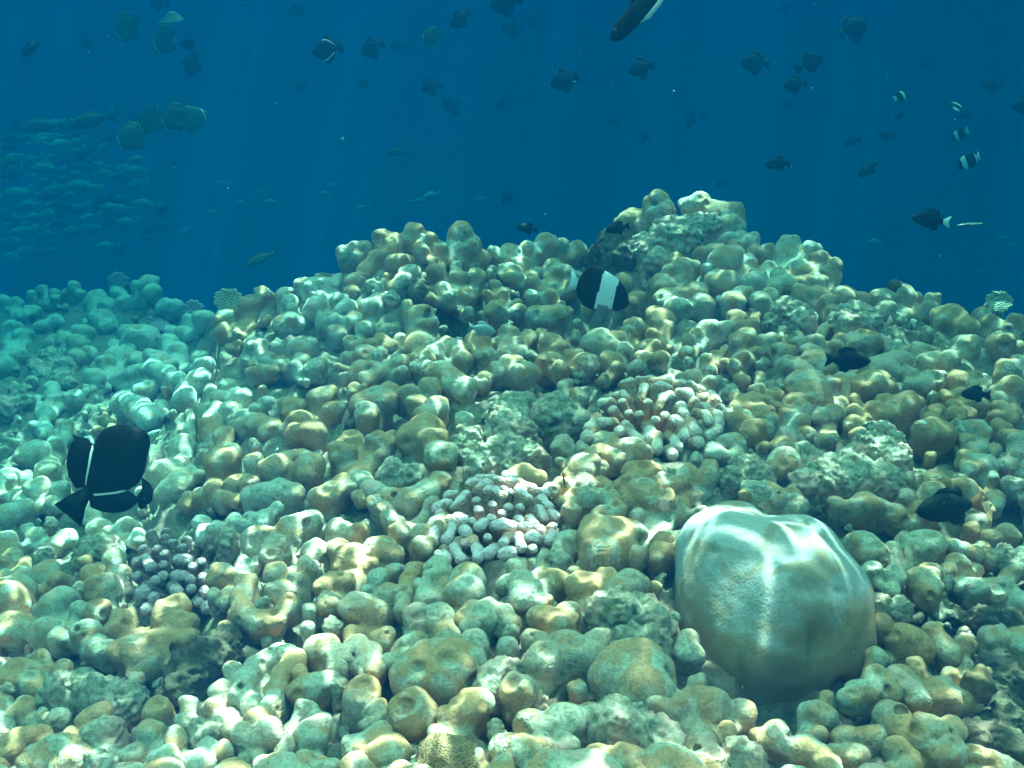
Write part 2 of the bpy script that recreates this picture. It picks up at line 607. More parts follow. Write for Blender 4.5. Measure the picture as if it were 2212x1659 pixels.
def where(x, y):
    d = sorted(((math.hypot(x - a, (y - b) * 1.15), a, b, n) for a, b, n in MARKS))
    d = [q for q in d if q[0] > 8]
    out = []
    def rel(q):
        dx, dy = x - q[1], y - q[2]
        if abs(dy) > 1.1 * abs(dx):
            return ('above ' if dy < 0 else 'below ') + q[3]
        return 'beside ' + q[3]
    a, b, c, e = d[:4]
    near = 'just ' if a[0] < 120 else ''
    r = rel(a)
    out.append((near if not r.startswith('beside') else '') + r)
    out.append('between %s and %s' % (a[3], b[3]))
    out.append('%s, towards %s' % (r, b[3]))
    out.append('%s, towards %s' % (r, c[3]))
    out.append('between %s and %s' % (b[3], a[3]))
    out.append('between %s and %s' % (a[3], c[3]))
    out.append('%s, away from %s' % (r, b[3]))
    out.append('between %s and %s' % (a[3], e[3]))
    out.append('between %s and %s' % (b[3], c[3]))
    out.append('%s, away from %s' % (r, c[3]))
    return out


def auto_label(x, y, adjs, noun):
    for w in where(x, y):
        for adj in adjs:
            L = '%s %s %s' % (adj, noun, w)
            if L not in used_labels and len(L.split()) <= 16:
                used_labels[L] = 1
                return L
    for w in where(x, y):
        for adj in adjs:
            for extra in ('smaller', 'lower', 'higher', 'rounder', 'flatter', 'hindmost'):
                L = '%s %s %s %s' % (extra, adj, noun, w)
                if L not in used_labels and len(L.split()) <= 16:
                    used_labels[L] = 1
                    return L
    return '%s %s %s' % (adjs[0], noun, where(x, y)[0])


# ------------------------------------------------------------------ lobed corals, surveyed one by one
# kind | lobes "x,y,r[,flags]" ; "~" joins the lobes of one ridge ; optional label
# flags: c crater on top, t tall stalk, f flat/low, s slit
EXEC_LOBES = []       # every lobe's survey position, for the gap filler


def build_colony(kind, lobes, label=None, seed=0, extra_r=1.12):
    mats = {'a': M_TAN, 's': M_SAGE, 'x': M_CRUSTED, 'r': M_ROCK, 'k': M_DARKROCK}
    mat = mats[kind[0]]
    ridge = '~' in kind
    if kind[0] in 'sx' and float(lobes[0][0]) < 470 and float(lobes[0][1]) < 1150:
        mat = M_HAZEPALE  # paler copy stands in for the haze glow on this side
    T, Rr, flags = [], [], []
    for L in lobes:
        x, y, r = float(L[0]), float(L[1]), float(L[2]) * extra_r
        d = depth_at(x, y)
        if d > 1.75:
            r *= 0.92
        rm = r * pxm(d)
        p = at(x, y, d)
        T.append(p)
        Rr.append(rm)
        flags.append(L[3] if len(L) > 3 else '')
    T = np.array(T)
    Rr = np.array(Rr)
    cen = T.mean(0)
    rmean = float(Rr.mean())
    origin = cen.copy()
    origin[2] = T[:, 2].min() - 2.0 * rmean
    prims, subs = [], []
    rs = np.random.default_rng(seed + 11)
    for i, (p, r, f) in enumerate(zip(T, Rr, flags)):
        Ln = (3.4 if 't' in f else 1.2 if 'f' in f else 1.75) * r
        B = p + np.array([0, 0.30 * Ln, -Ln])
        if len(T) > 1:
            B[:2] += (cen[:2] - p[:2]) * 0.30
        B[:2] += rs.normal(0, 0.14 * r, 2)
        rb = r * (0.90 if 't' in f else rs.uniform(0.72, 1.0))
        r1 = r * 0.98
        prims.append((p, B, r1, rb))
        if kind[0] in 'asx' and not f and rs.random() < 0.5:                # a folded, drawn-out lobe
            a = rs.uniform(0, 2 * math.pi)
            e = np.array([math.cos(a), math.sin(a), rs.uniform(-.25, .1)]) * r * rs.uniform(0.45, 0.95)
            prims.append((p - e * 0.5, p + e, r * 0.82, r * rs.uniform(0.6, 0.8)))
            prims.append((p + e, B + e * 0.7, r * 0.62, r * 0.7))
        if kind[0] in 'asx' and 'f' not in f and 'c' not in f:       # buds and shoulders
            for _ in range(rs.integers(3, 6) if 't' not in f else 1):
                a = rs.uniform(0, 2 * math.pi)
                zz = rs.uniform(-0.35, 0.80)
                q = rs.uniform(0.66, 0.90)
                o = np.array([math.cos(a) * math.sqrt(1 - zz * zz), math.sin(a) * math.sqrt(1 - zz * zz) - 0.15, zz]) * r * q
                rr = r * rs.uniform(0.40, 0.56)
                prims.append((p + o, p + o * 0.4 + np.array([0, 0, -0.8 * r]), rr, rr * 1.15))
            for _ in range(int(rs.random() < 0.6)):                  # a shallow dimple
                a = rs.uniform(-math.pi, 0.3)
                zz = rs.uniform(0.0, 0.9)
                o = np.array([math.cos(a) * math.sqrt(1 - zz * zz), math.sin(a) * math.sqrt(1 - zz * zz), zz]) * r * 1.24
                subs.append((p + o, r * rs.uniform(0.24, 0.36)))
        if not f and rs.random() < (0.20 if d < 1.75 else 0.08) and kind[0] in 'asx':
            f = 'c'
        if 'c' in f:
            subs.append((p + np.array([0, -0.25 * r, 0.95 * r]), r * 0.52))
        if 's' in f:
            for q in np.linspace(-0.5, 0.5, 7):
                subs.append((p + np.array([q * r * .8, -0.70 * r + q * .2 * r, 0.72 * r + q * .55 * r]), r * 0.10))
    if len(T) > 1:                                                   # the common body the knobs stand on
        cb = cen + np.array([0, 0.5 * rmean, -1.7 * rmean])
        for i, (p, r) in enumerate(zip(T, Rr)):
            prims.append((p + np.array([0, 0.45 * r, -1.3 * r]), cb, r * 0.95, r * 0.95))
            dd = np.linalg.norm(T - p, axis=1)
            for j in np.argsort(dd)[1:4]:
                if j > i and dd[j] < 2.9 * (r + Rr[j]) * 0.6 + 0.01:
                    prims.append((p + np.array([0, 0.2 * r, -0.75 * r]), T[j] + np.array([0, 0.2 * r, -0.75 * Rr[j]]), r * 0.60, Rr[j] * 0.60))
    if ridge:
        for i in range(len(T) - 1):
            prims.append((T[i], T[i + 1], Rr[i], Rr[i + 1]))
    h = max(0.0028, float(np.median(Rr)) / 8.5)
    depth = float(((cen - EYE) @ FWD))
    h = max(h, 0.0017 * depth)
    rock = kind[0] in 'rk'
    V, Q = sdf_mesh(prims, rmean * (0.36 if not rock else 0.9), h, subs, seed,
                    amp=rmean * (0.11 if not rock else 0.24), freq=0.95 / rmean, amp2=rmean * (0.035 if not rock else 0.24), rel=2 if not rock else 1)
    V = V - origin
    if rock:
        name, cat, noun = 'dead_coral_rock', 'rock', 'rubble rock'
        group = 'crusted dead coral rocks'
    else:
        name, cat, noun = 'lobed_coral', 'coral', 'coral'
        group = 'knobbly lobed corals covering the reef'
    me = mesh_from(name, V, Q, mat)
    o = link(name, me, origin)
    if not label:
        x = sum(float(L[0]) for L in lobes) / len(lobes)
        y = sum(float(L[1]) for L in lobes) / len(lobes)
        R_ = max(float(L[2]) for L in lobes)
        n = min(len(lobes), 8)
        size = 'tiny' if R_ < 13 else 'small' if R_ < 21 else 'mid-sized' if R_ < 33 else 'large'
        tone = {'a': 'tan', 's': 'pale', 'x': 'crust-patched', 'r': 'pale', 'k': 'dark'}[kind[0]]
        if rock:
            adjs = ['%s %s' % (size, tone), '%s lumpy' % size, 'rough %s' % tone]
        else:
            shape = 'ridged' if ridge else NUMW[n]
            adjs = ['%s %s' % (size, shape), '%s %s' % (tone, shape), '%s %s %s' % (size, tone, shape), '%s %s' % (size, tone)]
        label = auto_label(x, y, adjs, noun)
    tag(o, label, cat, group)
    return o


SURVEY = """
a|897,498,18 924,517,20 910,542,18 880,520,16|
a|827,515,22 854,525,22 847,545,18|
a|950,537,20,c 984,537,18|
a|994,502,24 1014,530,26 1035,560,20|
a|787,535,17 764,537,16 747,550,18 775,560,18|
a|820,565,24 860,570,24 795,585,22|
a|1067,545,14 1100,545,20 1085,565,22|
s|1140,535,16 1180,525,22 1160,552,20|
s|1217,528,14 1247,538,18 1235,558,18|
x|1420,427,18 1406,441,16 1438,449,19 1424,462,22|
x|1367,475,26 1345,488,18 1390,490,18|
k|1320,535,36 1300,560,30 1350,550,30|brown fuzzy shoulder of rock under the small black fish on the tall mound
k|1390,540,34 1420,565,28|
r|1490,505,40 1530,490,34 1460,520,28|
s|1512,430,18 1488,442,15 1515,449,22|
s|1548,460,25 1582,458,22 1592,476,17|
s|1575,490,23 1600,512,17 1575,520,21|
a|1618,525,20 1585,533,16 1632,548,17|
a|1548,545,20 1588,550,22 1515,550,18|
a|1662,538,14 1650,560,18|
a|1705,530,23 1728,546,18 1755,540,19 1690,552,16|
a|1770,560,22 1802,575,18 1785,595,24 1752,592,25|
s|1742,575,18 1715,580,20 1698,616,24 1688,598,20|
a|1565,566,34 1555,612,30|large tan two-lobed coral on the flank of the tall rear mound
s|1632,612,27 1637,596,15 1662,582,18 1608,568,22|
s|1528,582,15|small pale ball in the hollow of the tall rear mound
a|1508,632,24 1520,655,22|
a|1430,618,28 1440,645,24|
a|1758,612,25 1735,640,24 1770,640,22|
x|1825,642,26 1790,655,22 1850,650,20|
r|1715,682,34 1690,672,26 1740,695,24|pale green crusted boulder, one of the white-topped twins
r|1845,685,38 1825,700,34 1870,700,26|crusted boulder with a white sunlit crest, beside its pale green twin
s|1797,672,15|
a|1865,738,28 1845,742,22|smooth dark oval coral just above the plain black fish
s|1818,738,20 1800,748,15|
a|1948,640,28 1920,650,20 1970,650,18|
a|1902,645,22 1912,668,20 1895,680,18|
a|2015,650,16 2005,665,18|
k|1935,620,16|
s|2055,690,34 2085,705,20|round cream hump by the drop-off with a lit rim
s|2122,680,18|
a|2138,696,18 2165,710,20 2195,700,22|
a|2085,750,28 2055,773,18|
a|2155,748,30 2192,755,18|
a|2012,788,28 1992,755,18|
a|1942,782,27 1915,797,34 1955,810,22|
a|2175,802,27 2205,790,22|
a|2015,822,25 1990,830,18|
a|2068,822,24 2108,815,16|
a|2185,838,28 2150,850,18|
a~|1862,832,24 1888,833,30 1915,840,22|
a|1965,832,16,t|
a|1842,822,16 1815,818,15|
a|1908,862,14|
a|1885,882,18 1845,890,18 1865,905,16|
a|1948,882,34 1920,895,22 1975,868,16|
a|1762,743,22 1724,740,14 1742,756,14|
a|1592,685,18 1605,705,16|
a|1622,706,18 1598,740,24 1612,725,18|
a|1568,708,16|
s|1525,714,24 1505,722,15 1540,705,14|
s|1632,682,10|
a|1488,735,15 1482,760,14|
a|1668,732,16 1702,762,18 1685,752,14|
a|1705,788,22 1735,800,20|
a~|1735,790,20 1760,782,26 1785,800,20|
a|1758,766,22|
s|1635,765,18|
a|1608,778,20 1590,790,14|
a|1525,775,12 1545,765,10|
a|1532,802,14 1505,806,12|
a|1495,818,22 1535,828,18 1515,845,16|
x|1742,840,42 1760,865,34|dark teal crusted hump, largest below the two-lobed knobs by the black fish
a|1798,832,20|
a|1672,855,18|
a|1638,845,18 1655,868,14|
a|1715,872,24 1732,890,22 1705,895,20|
a|1785,872,16 1802,895,24 1775,900,18|
a|1625,876,30 1600,885,22 1640,895,24|
a|1588,860,14|
a|1602,908,26 1642,932,28 1668,908,18 1620,935,22|
a|1732,912,18|
a|1742,938,17|
a|1702,945,22 1690,960,18|
a|1695,970,25|
a|1845,918,22 1855,940,18|
r~|1875,955,24 1905,978,24 1940,1003,26|
r|1918,935,20 1935,955,22 1950,975,20|
a~|1995,933,24 2015,930,25 2040,935,23|
s|2022,888,16 2010,905,18|
s|2102,928,23 2120,935,18|
a|2075,855,18 2060,880,16|
a|2162,865,18 2160,880,15|
a|2082,875,17 2065,895,18 2095,895,16|
s|2185,897,24|
a|2115,875,18|
a|2162,925,18 2180,945,18|
a|2082,985,16|
a|2122,1005,26 2095,1015,18|
a|2178,1005,20|
a|2115,972,20 2090,950,15|
a|2200,950,22 2205,985,18|
a|2022,1043,22 2012,1062,20|
a~|2062,1055,18 2085,1056,20 2105,1072,15|pale banana-shaped coral behind the orange-tailed dark fish
k|1758,995,28|
x|1695,1002,34 1670,1015,22|
r|1625,1015,28 1600,1005,22 1650,1030,22|
r|1775,1040,40 1740,1050,34 1810,1045,30|
r|1860,1040,36 1900,1030,34 1925,1050,30|
a|1662,1062,22 1685,1080,15|
x|1708,1075,22 1725,1095,20|
s|1868,1090,28 1845,1095,20 1895,1095,20|
a|1958,1075,20 1940,1060,16|
s|1575,967,30 1545,978,22 1590,985,18|lit pale coral with a white cap below the tan finger coral
s|1505,990,14|small pale ball below the tan finger coral
a|1532,1012,18 1530,1030,22|
a|1488,1025,20 1470,1045,18|
k|1240,940,20,t|fuzzy dark stump standing below the rubble rocks
a|1377,645,17 1365,655,14|
a|1347,612,22,t|tan upright finger behind the banded black-and-white fish
s|1270,665,14|
s|1247,698,11,t|
a|1430,690,24 1415,680,20 1440,705,16|
a|1370,708,24 1355,720,15|
s|1408,724,16|
a|1334,735,20 1345,755,16|
a~|1275,745,22 1300,738,26 1320,752,20|
a|1377,795,19|
a|1407,757,28 1425,775,18 1390,775,18|
a|1317,782,24 1335,795,16|
a|1249,766,14,t 1265,785,24|
a|1170,722,16,c|
a|1190,742,24 1210,750,18|
a|1120,762,18 1090,770,14 1104,795,30 1075,802,20 1130,808,26|
a|1180,785,24 1210,795,18 1230,770,15|
a|1010,752,12|
s|1034,735,24 1050,768,20|
a~|935,768,22 960,752,24 985,758,22 1000,775,18|
a|924,772,20|
a~|802,745,13 824,735,14 845,748,14|
a|864,732,13,t|
a|775,750,18 790,768,24|
s~|905,795,18 950,806,25 985,828,26 1003,840,24|long pale arm-shaped coral with a white sunlit shoulder
a|824,808,20 862,785,20 868,803,14 845,790,15|
a|780,802,26 800,820,20|
a|840,848,24 815,866,30 787,872,27 795,900,28|broad brown coral cluster overhanging a dark hollow
a|884,848,20 904,873,22|
a|927,838,22 944,880,25 920,895,22|
a|1047,815,13 1037,826,16|
r|1085,885,30 1125,880,34 1104,905,38 1080,925,30 1130,930,30|pink-edged rubble block standing in the rocky gap
r|1204,882,38 1180,895,28 1230,900,28|
a|1257,908,24|
a|1304,955,25 1325,965,18 1364,968,24|
s~|1275,985,16 1300,978,18 1330,990,18|
s|1390,980,22|
a|1257,1015,38 1240,1030,25|
r|1060,985,34 1100,975,36 1150,990,34 1030,1010,24|
r|1010,950,24 985,965,20|
s~|1105,1035,18 1130,1024,22 1160,1036,18|smooth blue-grey arched coral behind the lilac ridged coral
a|920,927,36 904,948,38 950,985,32 935,960,34|large tan coral with a sunlit lower flank
x~|780,1036,20 810,1062,20 845,1080,22 880,1080,22 920,1064,22 950,1040,20|flat-topped coral with a rolled rim around a crusted centre
r|850,1035,34,f 890,1035,34,f|crusted pale top inside the rolled rim of the flat-topped coral
a|760,955,28 737,982,28|
a|810,955,23|
a~|1405,1055,22 1395,1030,30 1350,1060,24|
x|1390,1070,36 1420,1085,28 1445,1050,25|
s|1310,1080,24 1330,1095,18 1290,1070,14|
s|1216,1050,20 1190,1060,18|
s|1240,1080,22 1230,1105,18|
x|1300,1115,22 1330,1105,20|
s~|357,660,15 380,662,15 350,672,14|
s|320,612,20 300,622,16 330,630,18|
s|160,622,14 150,635,14 175,640,14|
s|92,625,11 70,640,14|
s|8,652,14 35,655,15|
s|117,632,10 125,650,15|
s|207,648,22 230,660,18|
s|257,636,18 275,655,18|
s|310,740,38 290,725,24|hazy smooth dome on the far slope
s|218,692,26 235,705,20|
s|27,715,24 50,725,18|
s|180,722,22 165,740,18|
s|120,695,18 95,705,15|
s|70,675,16 45,685,15|
x|415,700,20 440,690,20|
s|433,775,20,c 450,785,15|
s|343,786,24 365,795,18|white sunlit lump beside the long ridge on the far slope
s~|255,822,16 295,808,18 330,797,20 360,806,18 385,820,14|
s|207,816,22|
s|160,860,23,c|ring-shaped hazy coral above the large black fish
s|113,840,18 135,860,15|
s|70,823,12|
s|90,888,14|
s|73,920,12|
s|143,920,15|
s|30,770,24 10,790,20|
s|362,742,22 386,757,20|
s|300,782,24 332,772,18|
s|250,772,22 226,786,20|
x|395,722,18 372,718,16|
s|190,766,20 165,775,18|
x|275,758,16 250,750,15|
s|140,735,18 115,740,16|
r|110,775,26 140,790,22 75,795,20|
r|40,850,26 20,880,24 60,870,18|
s|317,843,20|
s~|270,868,24 300,885,26 328,903,26|thick log-shaped coral with a sunlit ringed end
s~|400,858,20 410,838,22 430,820,22|
s|455,848,18 475,860,18|
s|493,840,24 510,855,20|
a|530,855,18|
s~|545,805,13 570,800,14 590,800,12|
s|650,782,20 635,795,16|
a|688,790,19 670,800,14|
a|605,790,15|
x|553,752,23|
s|597,750,15,t|pale pointed cone on the flank of the rounded mound
s|650,755,26 670,745,15|
a|547,660,27 567,640,22 530,670,20|
a|493,690,22 485,720,20|
s|617,638,20 630,655,18|
s|655,615,18 675,615,18|
a|702,612,15|
s|630,668,12,t 630,700,26 610,705,20|
s|683,665,25 687,645,18|
s|713,702,28 730,720,20|
a|467,883,18 440,890,20 455,905,18|
a|497,883,17|
a|547,908,18 525,900,16|
a~|535,925,22 560,918,24 585,928,22|
a|460,927,26 485,940,20|
a|400,940,24 393,965,30|
a|627,883,26 653,878,17|
a|650,918,34 680,935,28 640,940,24|
s|700,866,32 715,890,22|
a|483,1000,38 500,980,24|
s|647,990,22 593,1012,30 547,998,20 667,1013,34 625,1000,26|wide pale coral with a white sunlit end
a|513,1045,22|
s~|545,1072,22 575,1068,25 605,1062,26 635,1065,22|sunlit bar-shaped coral above the brown knobs
a|543,1045,22|
a|700,1076,28 720,1060,22|
s|360,1025,32 385,1045,28 365,1060,25|
s|80,978,30 55,985,20|
s|100,1018,24|
s|17,1042,30|
s|83,1058,26|
s|120,960,18|
s|130,1060,22 50,1100,24 20,1110,24|
s|420,1085,22 440,1070,18 400,1090,16|
x|460,1060,24 480,1075,18|
s|7,1178,30 30,1205,22|
s|77,1160,22|
s|143,1163,22 130,1170,18|
s|117,1178,20|
s|217,1140,20 240,1150,18|
s|273,1140,22|
r|207,1190,32,f 180,1200,26,f 235,1185,24,f|pale pink crusted slab beside the dark knobby branching coral
r|97,1200,20,f|
s|187,1215,15|
s|247,1210,26|
s|433,1130,19,t 447,1155,22 465,1145,18|
s|20,1298,42 50,1275,26|
s|50,1248,26|
a|100,1240,28 125,1250,18|
s|133,1298,28 110,1310,20|
a|197,1240,22 253,1244,24 227,1280,34 217,1318,24|tan four-lobed coral with a white sunlit lower lip
s|27,1365,36|
s|97,1364,28 127,1376,22|
a|267,1344,26 250,1360,20|
a|207,1396,22 230,1405,22|
a|377,1322,32 360,1340,32 353,1390,34 410,1380,20 395,1350,28|
a|317,1425,40 290,1400,30|
s|317,1438,22|cream sunlit knob beside the dark grainy rock
a|480,1244,27|
r|490,1166,25|
a~|533,1262,20 520,1295,20 525,1325,22 555,1345,22 593,1340,20 627,1310,20|horseshoe coral curling round an inner knob
a|607,1278,26|
a|597,1239,22|
a|560,1168,30 593,1195,32 633,1145,28 667,1130,24|large smooth tan coral sloping beside the lilac ridged coral
s|677,1194,25 667,1228,20 697,1190,18|
s|700,1268,20 725,1255,18|
s|670,1318,15,t|white sunlit finger beside the horseshoe coral
s|663,1356,14|
k~|487,1392,26 450,1420,32 417,1448,34 385,1482,28|long dark grainy rock lying slantwise below the dark branching coral
s~|617,1418,22 580,1425,20 550,1443,22 528,1475,22 520,1502,22 545,1526,20|
s~|640,1425,20 610,1455,18 595,1490,18 590,1525,22 560,1565,30|
a~|680,1400,22 705,1396,24 727,1420,22 730,1445,20|
s|677,1485,30 650,1490,24 700,1475,22|
a|540,1590,30 580,1580,30|
s|340,1540,32,c|pale crater coral with a round hollow on top
s|290,1630,23,c|
r~|130,1500,30 180,1495,32 230,1505,32 275,1520,28|long crusted slab with sunlit streaks
s|40,1460,34 70,1475,26|
s|93,1446,20|
s|50,1603,30 75,1590,22|
s|117,1630,40 160,1640,36 80,1645,30|
r|447,1586,28 425,1575,22|
s|483,1620,19|small cream knob beneath the convoluted coral
s|450,1620,22|
s|667,1590,32 690,1570,24|
r|240,1580,28 200,1590,28|
s|400,1560,20 380,1600,24 360,1640,28|
a|914,1155,24,t 912,1180,20|
a|864,1150,22|
a|824,1188,29 840,1196,24|
a|757,1211,32 735,1190,24|
s|847,1233,15 817,1252,24 790,1278,14|white-lit cluster of small knobs above the brown ridge coral
s|847,1286,23 825,1280,15|
a|780,1318,34 810,1325,28|
a|747,1258,22|
a~|895,1232,16 880,1255,16 872,1285,17 870,1315,16|
a|927,1247,15,t 924,1293,26|
a|1010,1254,36,t 1005,1280,34|
s|1120,1230,22 1137,1288,33 1128,1260,26|
s|1200,1256,26 1185,1265,20|
s|1242,1238,15,t 1257,1268,30|
s|1307,1249,21 1285,1265,22|
a|1310,1165,46 1290,1180,40 1330,1190,40 1305,1200,38|broad tan hump coral behind the crust-topped boulder
a|1370,1150,24 1372,1200,20,t|
a|1427,1198,25 1430,1170,20|
s|1224,1172,25|
r|1200,1205,18 1220,1212,16|
a|1360,1270,38 1340,1280,30|
r|1305,1320,34,f 1340,1310,34,f 1390,1325,34,f 1420,1350,32,f|wide pink-grey crusted shelf above the crust-topped boulder
x|947,1340,36,t 960,1365,26|
s|937,1448,58 910,1450,45 965,1455,45|biggest round coral ball, teal-grey on its underside
r|960,1395,30,f 990,1410,26,f|crusted pale saddle above the biggest round coral ball
s|1024,1392,31,t 1022,1430,28|
a~|1000,1336,17 1020,1318,17 1055,1313,18 1090,1325,17 1108,1348,16|
a|1037,1338,32|
r|1085,1330,16 1105,1365,15|
a|1170,1338,26 1210,1356,25|
s|1244,1410,38 1225,1390,28|
s|1097,1398,23,t|pale egg-shaped coral beside the hollow ring coral
s|1144,1374,17 1165,1385,20|
a|1177,1428,40,c 1160,1440,30|
s|1110,1496,32 1130,1490,24|
s|1370,1460,62 1330,1455,45 1410,1450,48 1385,1480,48|crust-topped boulder coral with a pale rounded front
r|1354,1395,36,f 1390,1400,38,f 1420,1385,30,f|crusted top lying across the boulder coral
a~|740,1425,20 770,1400,22 800,1415,22 812,1445,20|
a|784,1500,38,c 775,1520,34|hollow-topped ring coral beside the coral with a slit
a|890,1545,44,s 880,1555,38|rounded coral with a dark slit across its face
s|817,1597,30 845,1615,28 770,1620,28 825,1640,32|sunlit cream coral below the coral with a slit
x|1024,1522,32 1010,1540,26|
r|1050,1465,22 1065,1490,22 1040,1490,15|
s|1250,1488,19,t|cream pointed finger in front of the crust-topped boulder
x|1225,1560,38 1190,1575,28|
s|1150,1568,32|
s|1087,1616,25 1130,1628,38 1174,1614,26|
s|1027,1640,20|
r|1337,1553,40 1370,1570,36 1310,1570,28|
r|1420,1595,38 1450,1620,34|
s|1324,1642,26|white-lit ball beneath the blocky crusted rock
a|1430,1490,23 1445,1500,18|
a|1464,1522,25|
x|1425,1530,28|
s|877,1385,13,t 870,1415,13|
a|1488,1384,24,t 1485,1410,22|
s|1508,1476,18|
a|1538,1520,34,s 1525,1530,26|
s|1608,1540,27,t|
s|1788,1505,14,t|
s|1885,1234,22,c|
a|1932,1243,20|
a|1992,1256,30 2010,1240,24 2005,1275,22|
s|2065,1219,22 2050,1230,16|
s|2005,1174,29 1985,1185,22|
s~|2058,1178,12 2085,1188,14 2112,1198,13|
s|2138,1206,14|
a|2175,1154,22 2142,1162,18|
x|1868,1180,31 1890,1195,22|
k|1908,1218,16|
s|2105,1273,23 2120,1262,15|
s|2168,1273,27 2145,1285,20|
a|2198,1230,14|
r|1902,1303,20|
a|1905,1350,24,f|
a~|1950,1375,26 1968,1388,30 1985,1402,24|
a~|2015,1368,20 2030,1390,20 2050,1412,20|
s|2085,1394,19|
a|2148,1376,24|
s|1895,1470,30 1915,1490,22|
s~|1940,1470,26 1958,1487,28 1975,1508,24|
s|2028,1498,31 2010,1505,24|
a|1918,1546,30 1940,1560,26|
a|1955,1586,38 1975,1600,28|
s|1885,1594,26|
a|1942,1624,27|
a|2055,1574,27 2035,1585,20|
a|2058,1625,32 2030,1630,22|
a|2108,1640,28 2140,1650,24|
s|1828,1589,20|
a|1845,1633,28|
s|1742,1623,34 1765,1630,24|
a|1768,1586,17|
s|1675,1589,27 1690,1600,20|
r|1590,1635,34 1620,1640,28|
s|1542,1640,26|
k|2140,1440,30 2180,1470,36 2150,1510,30|
k|2180,1560,36 2150,1590,30 2200,1620,36|
k|2130,1340,28 2180,1350,30|
a|2000,1120,20 1970,1130,18|
a|1935,1110,22|
a|2190,1050,20|
a|1110,602,18|
a|1150,612,18 1150,595,13|
s|1187,628,20 1187,645,22|
s~|1155,680,20 1183,686,24 1210,678,20|bell-shaped coral with a flared sunlit base
s|1119,672,16 1117,655,10|
s|1097,722,20|
s|1140,728,14 1117,738,12|
s|1070,615,11|
s|1052,635,9|
s|1080,640,18 1070,670,22 1092,632,12|
s|1100,590,24 1130,575,20|
s|1210,590,22 1195,575,18|
s|1245,600,16 1240,615,14|
s|940,586,18,t|
a|984,575,13 987,600,19,t|
a|955,625,18 968,640,16|
k|904,622,24 900,640,20|
x|887,590,22 870,610,20 855,625,18|
r|804,618,15|crinkled pale button on the face of the rounded mound
r|830,625,20 845,645,18|
a|767,610,20 757,632,14|
a|750,668,20 735,650,16|
s|880,658,14,t 904,690,32 925,700,24|
s|804,668,28 820,650,18|
x|787,712,20 757,738,15|
s|765,690,18 745,700,16|
a|1005,640,20 1030,600,22|
s|1150,640,14|
a|1480,640,20 1465,665,22|
a|1640,650,22 1660,640,20|
s|1670,620,20|
x|1735,612,18|
a|1600,640,22 1580,650,20|
s|1480,580,24 1450,590,20|
r|1420,520,24 1440,490,22|
s|1460,560,18|
"""
KINDRED = []
for line in SURVEY.strip().split('\n'):
    kind, lob, lab = line.split('|')
    lobes = [q.split(',') for q in lob.split()]
    if lab:
        used_labels[lab] = 1
    KINDRED.append((kind, lobes, lab or None))
    EXEC_LOBES += [(float(q[0]), float(q[1]), float(q[2])) for q in lobes]
# ------------------------------------------------------------------ branching corals: colony > base, branch
def branching(name, label, cx, cy, polys, rpx, mat, base_r, group, lift=0.0, back=0.06, down=0.11):
    d0 = depth_at(cx, cy)
    base = at(cx, cy, d0) + np.array([0, back, -down])
    root = bpy.data.objects.new(name, None)
    root.location = base
    col.objects.link(root)
    tag(root, label, 'coral', group)
    br = base_r * pxm(d0)
    V, Q = sdf_mesh([(np.array([0, 0, 0.3 * br]), np.array([0, 0, -0.6 * br]), br, br * 0.9)], 0.01, br / 9, (), 3, br * 0.12, 1 / br, br * 0.08)
    link('base', mesh_from('base', V, Q, mat, attr=np.zeros(len(V))), (0, 0, 0), root)
    ys = [p[1] for pl in polys for p in pl]
    for k, pl in enumerate(polys):
        T = []
        for (x, y) in pl:
            # tips stand on a dome: nearer to the lens in the middle of the colony
            d = depth_at(cx, cy) + (depth_at(cx, y) - depth_at(cx, cy)) * 0.8
            T.append(at(x, y, d) + np.array([0, 0, lift]))
        T = np.array(T) - base
        r = rpx * pxm(d0) * random.uniform(0.88, 1.1)
        mid = T.mean(0)
        B = mid * 0.12
        prims = []
        for q in T:
            prims.append((q, q + (B - q) * 0.42, r, r * 0.86))
            prims.append((q + (B - q) * 0.40, B, r * 0.86, r * 0.6))
        for q0, q1 in zip(T[:-1], T[1:]):
            prims.append((q0, q1, r * 0.95, r * 0.95))
            prims.append((q0 + (B - q0) * 0.28, q1 + (B - q1) * 0.28, r * 0.8, r * 0.8))
        V, Q = sdf_mesh(prims, r * 0.7, max(r / 5.0, 0.0014), (), k, r * 0.07, 0.9 / r, r * 0.07, 1)
        ax = -B + mid
        ax /= np.linalg.norm(ax)
        # how close to the growing edge each point is (pale living tips)
        dist = np.full(len(V), 9.0)
        for q in T:
            dist = np.minimum(dist, np.linalg.norm(V - q, axis=1))
        for q0, q1 in zip(T[:-1], T[1:]):
            dist = np.minimum(dist, cone_d(V, q0, q1, 0, 0))
        hgt = ((V - mid) @ ax) / r
        tip = np.clip(0.62 + 0.50 * hgt, 0, 1) * (dist < 1.9 * r)
        me = mesh_from('branch', V - mid, Q, mat, attr=tip)
        link('branch', me, mid, root)


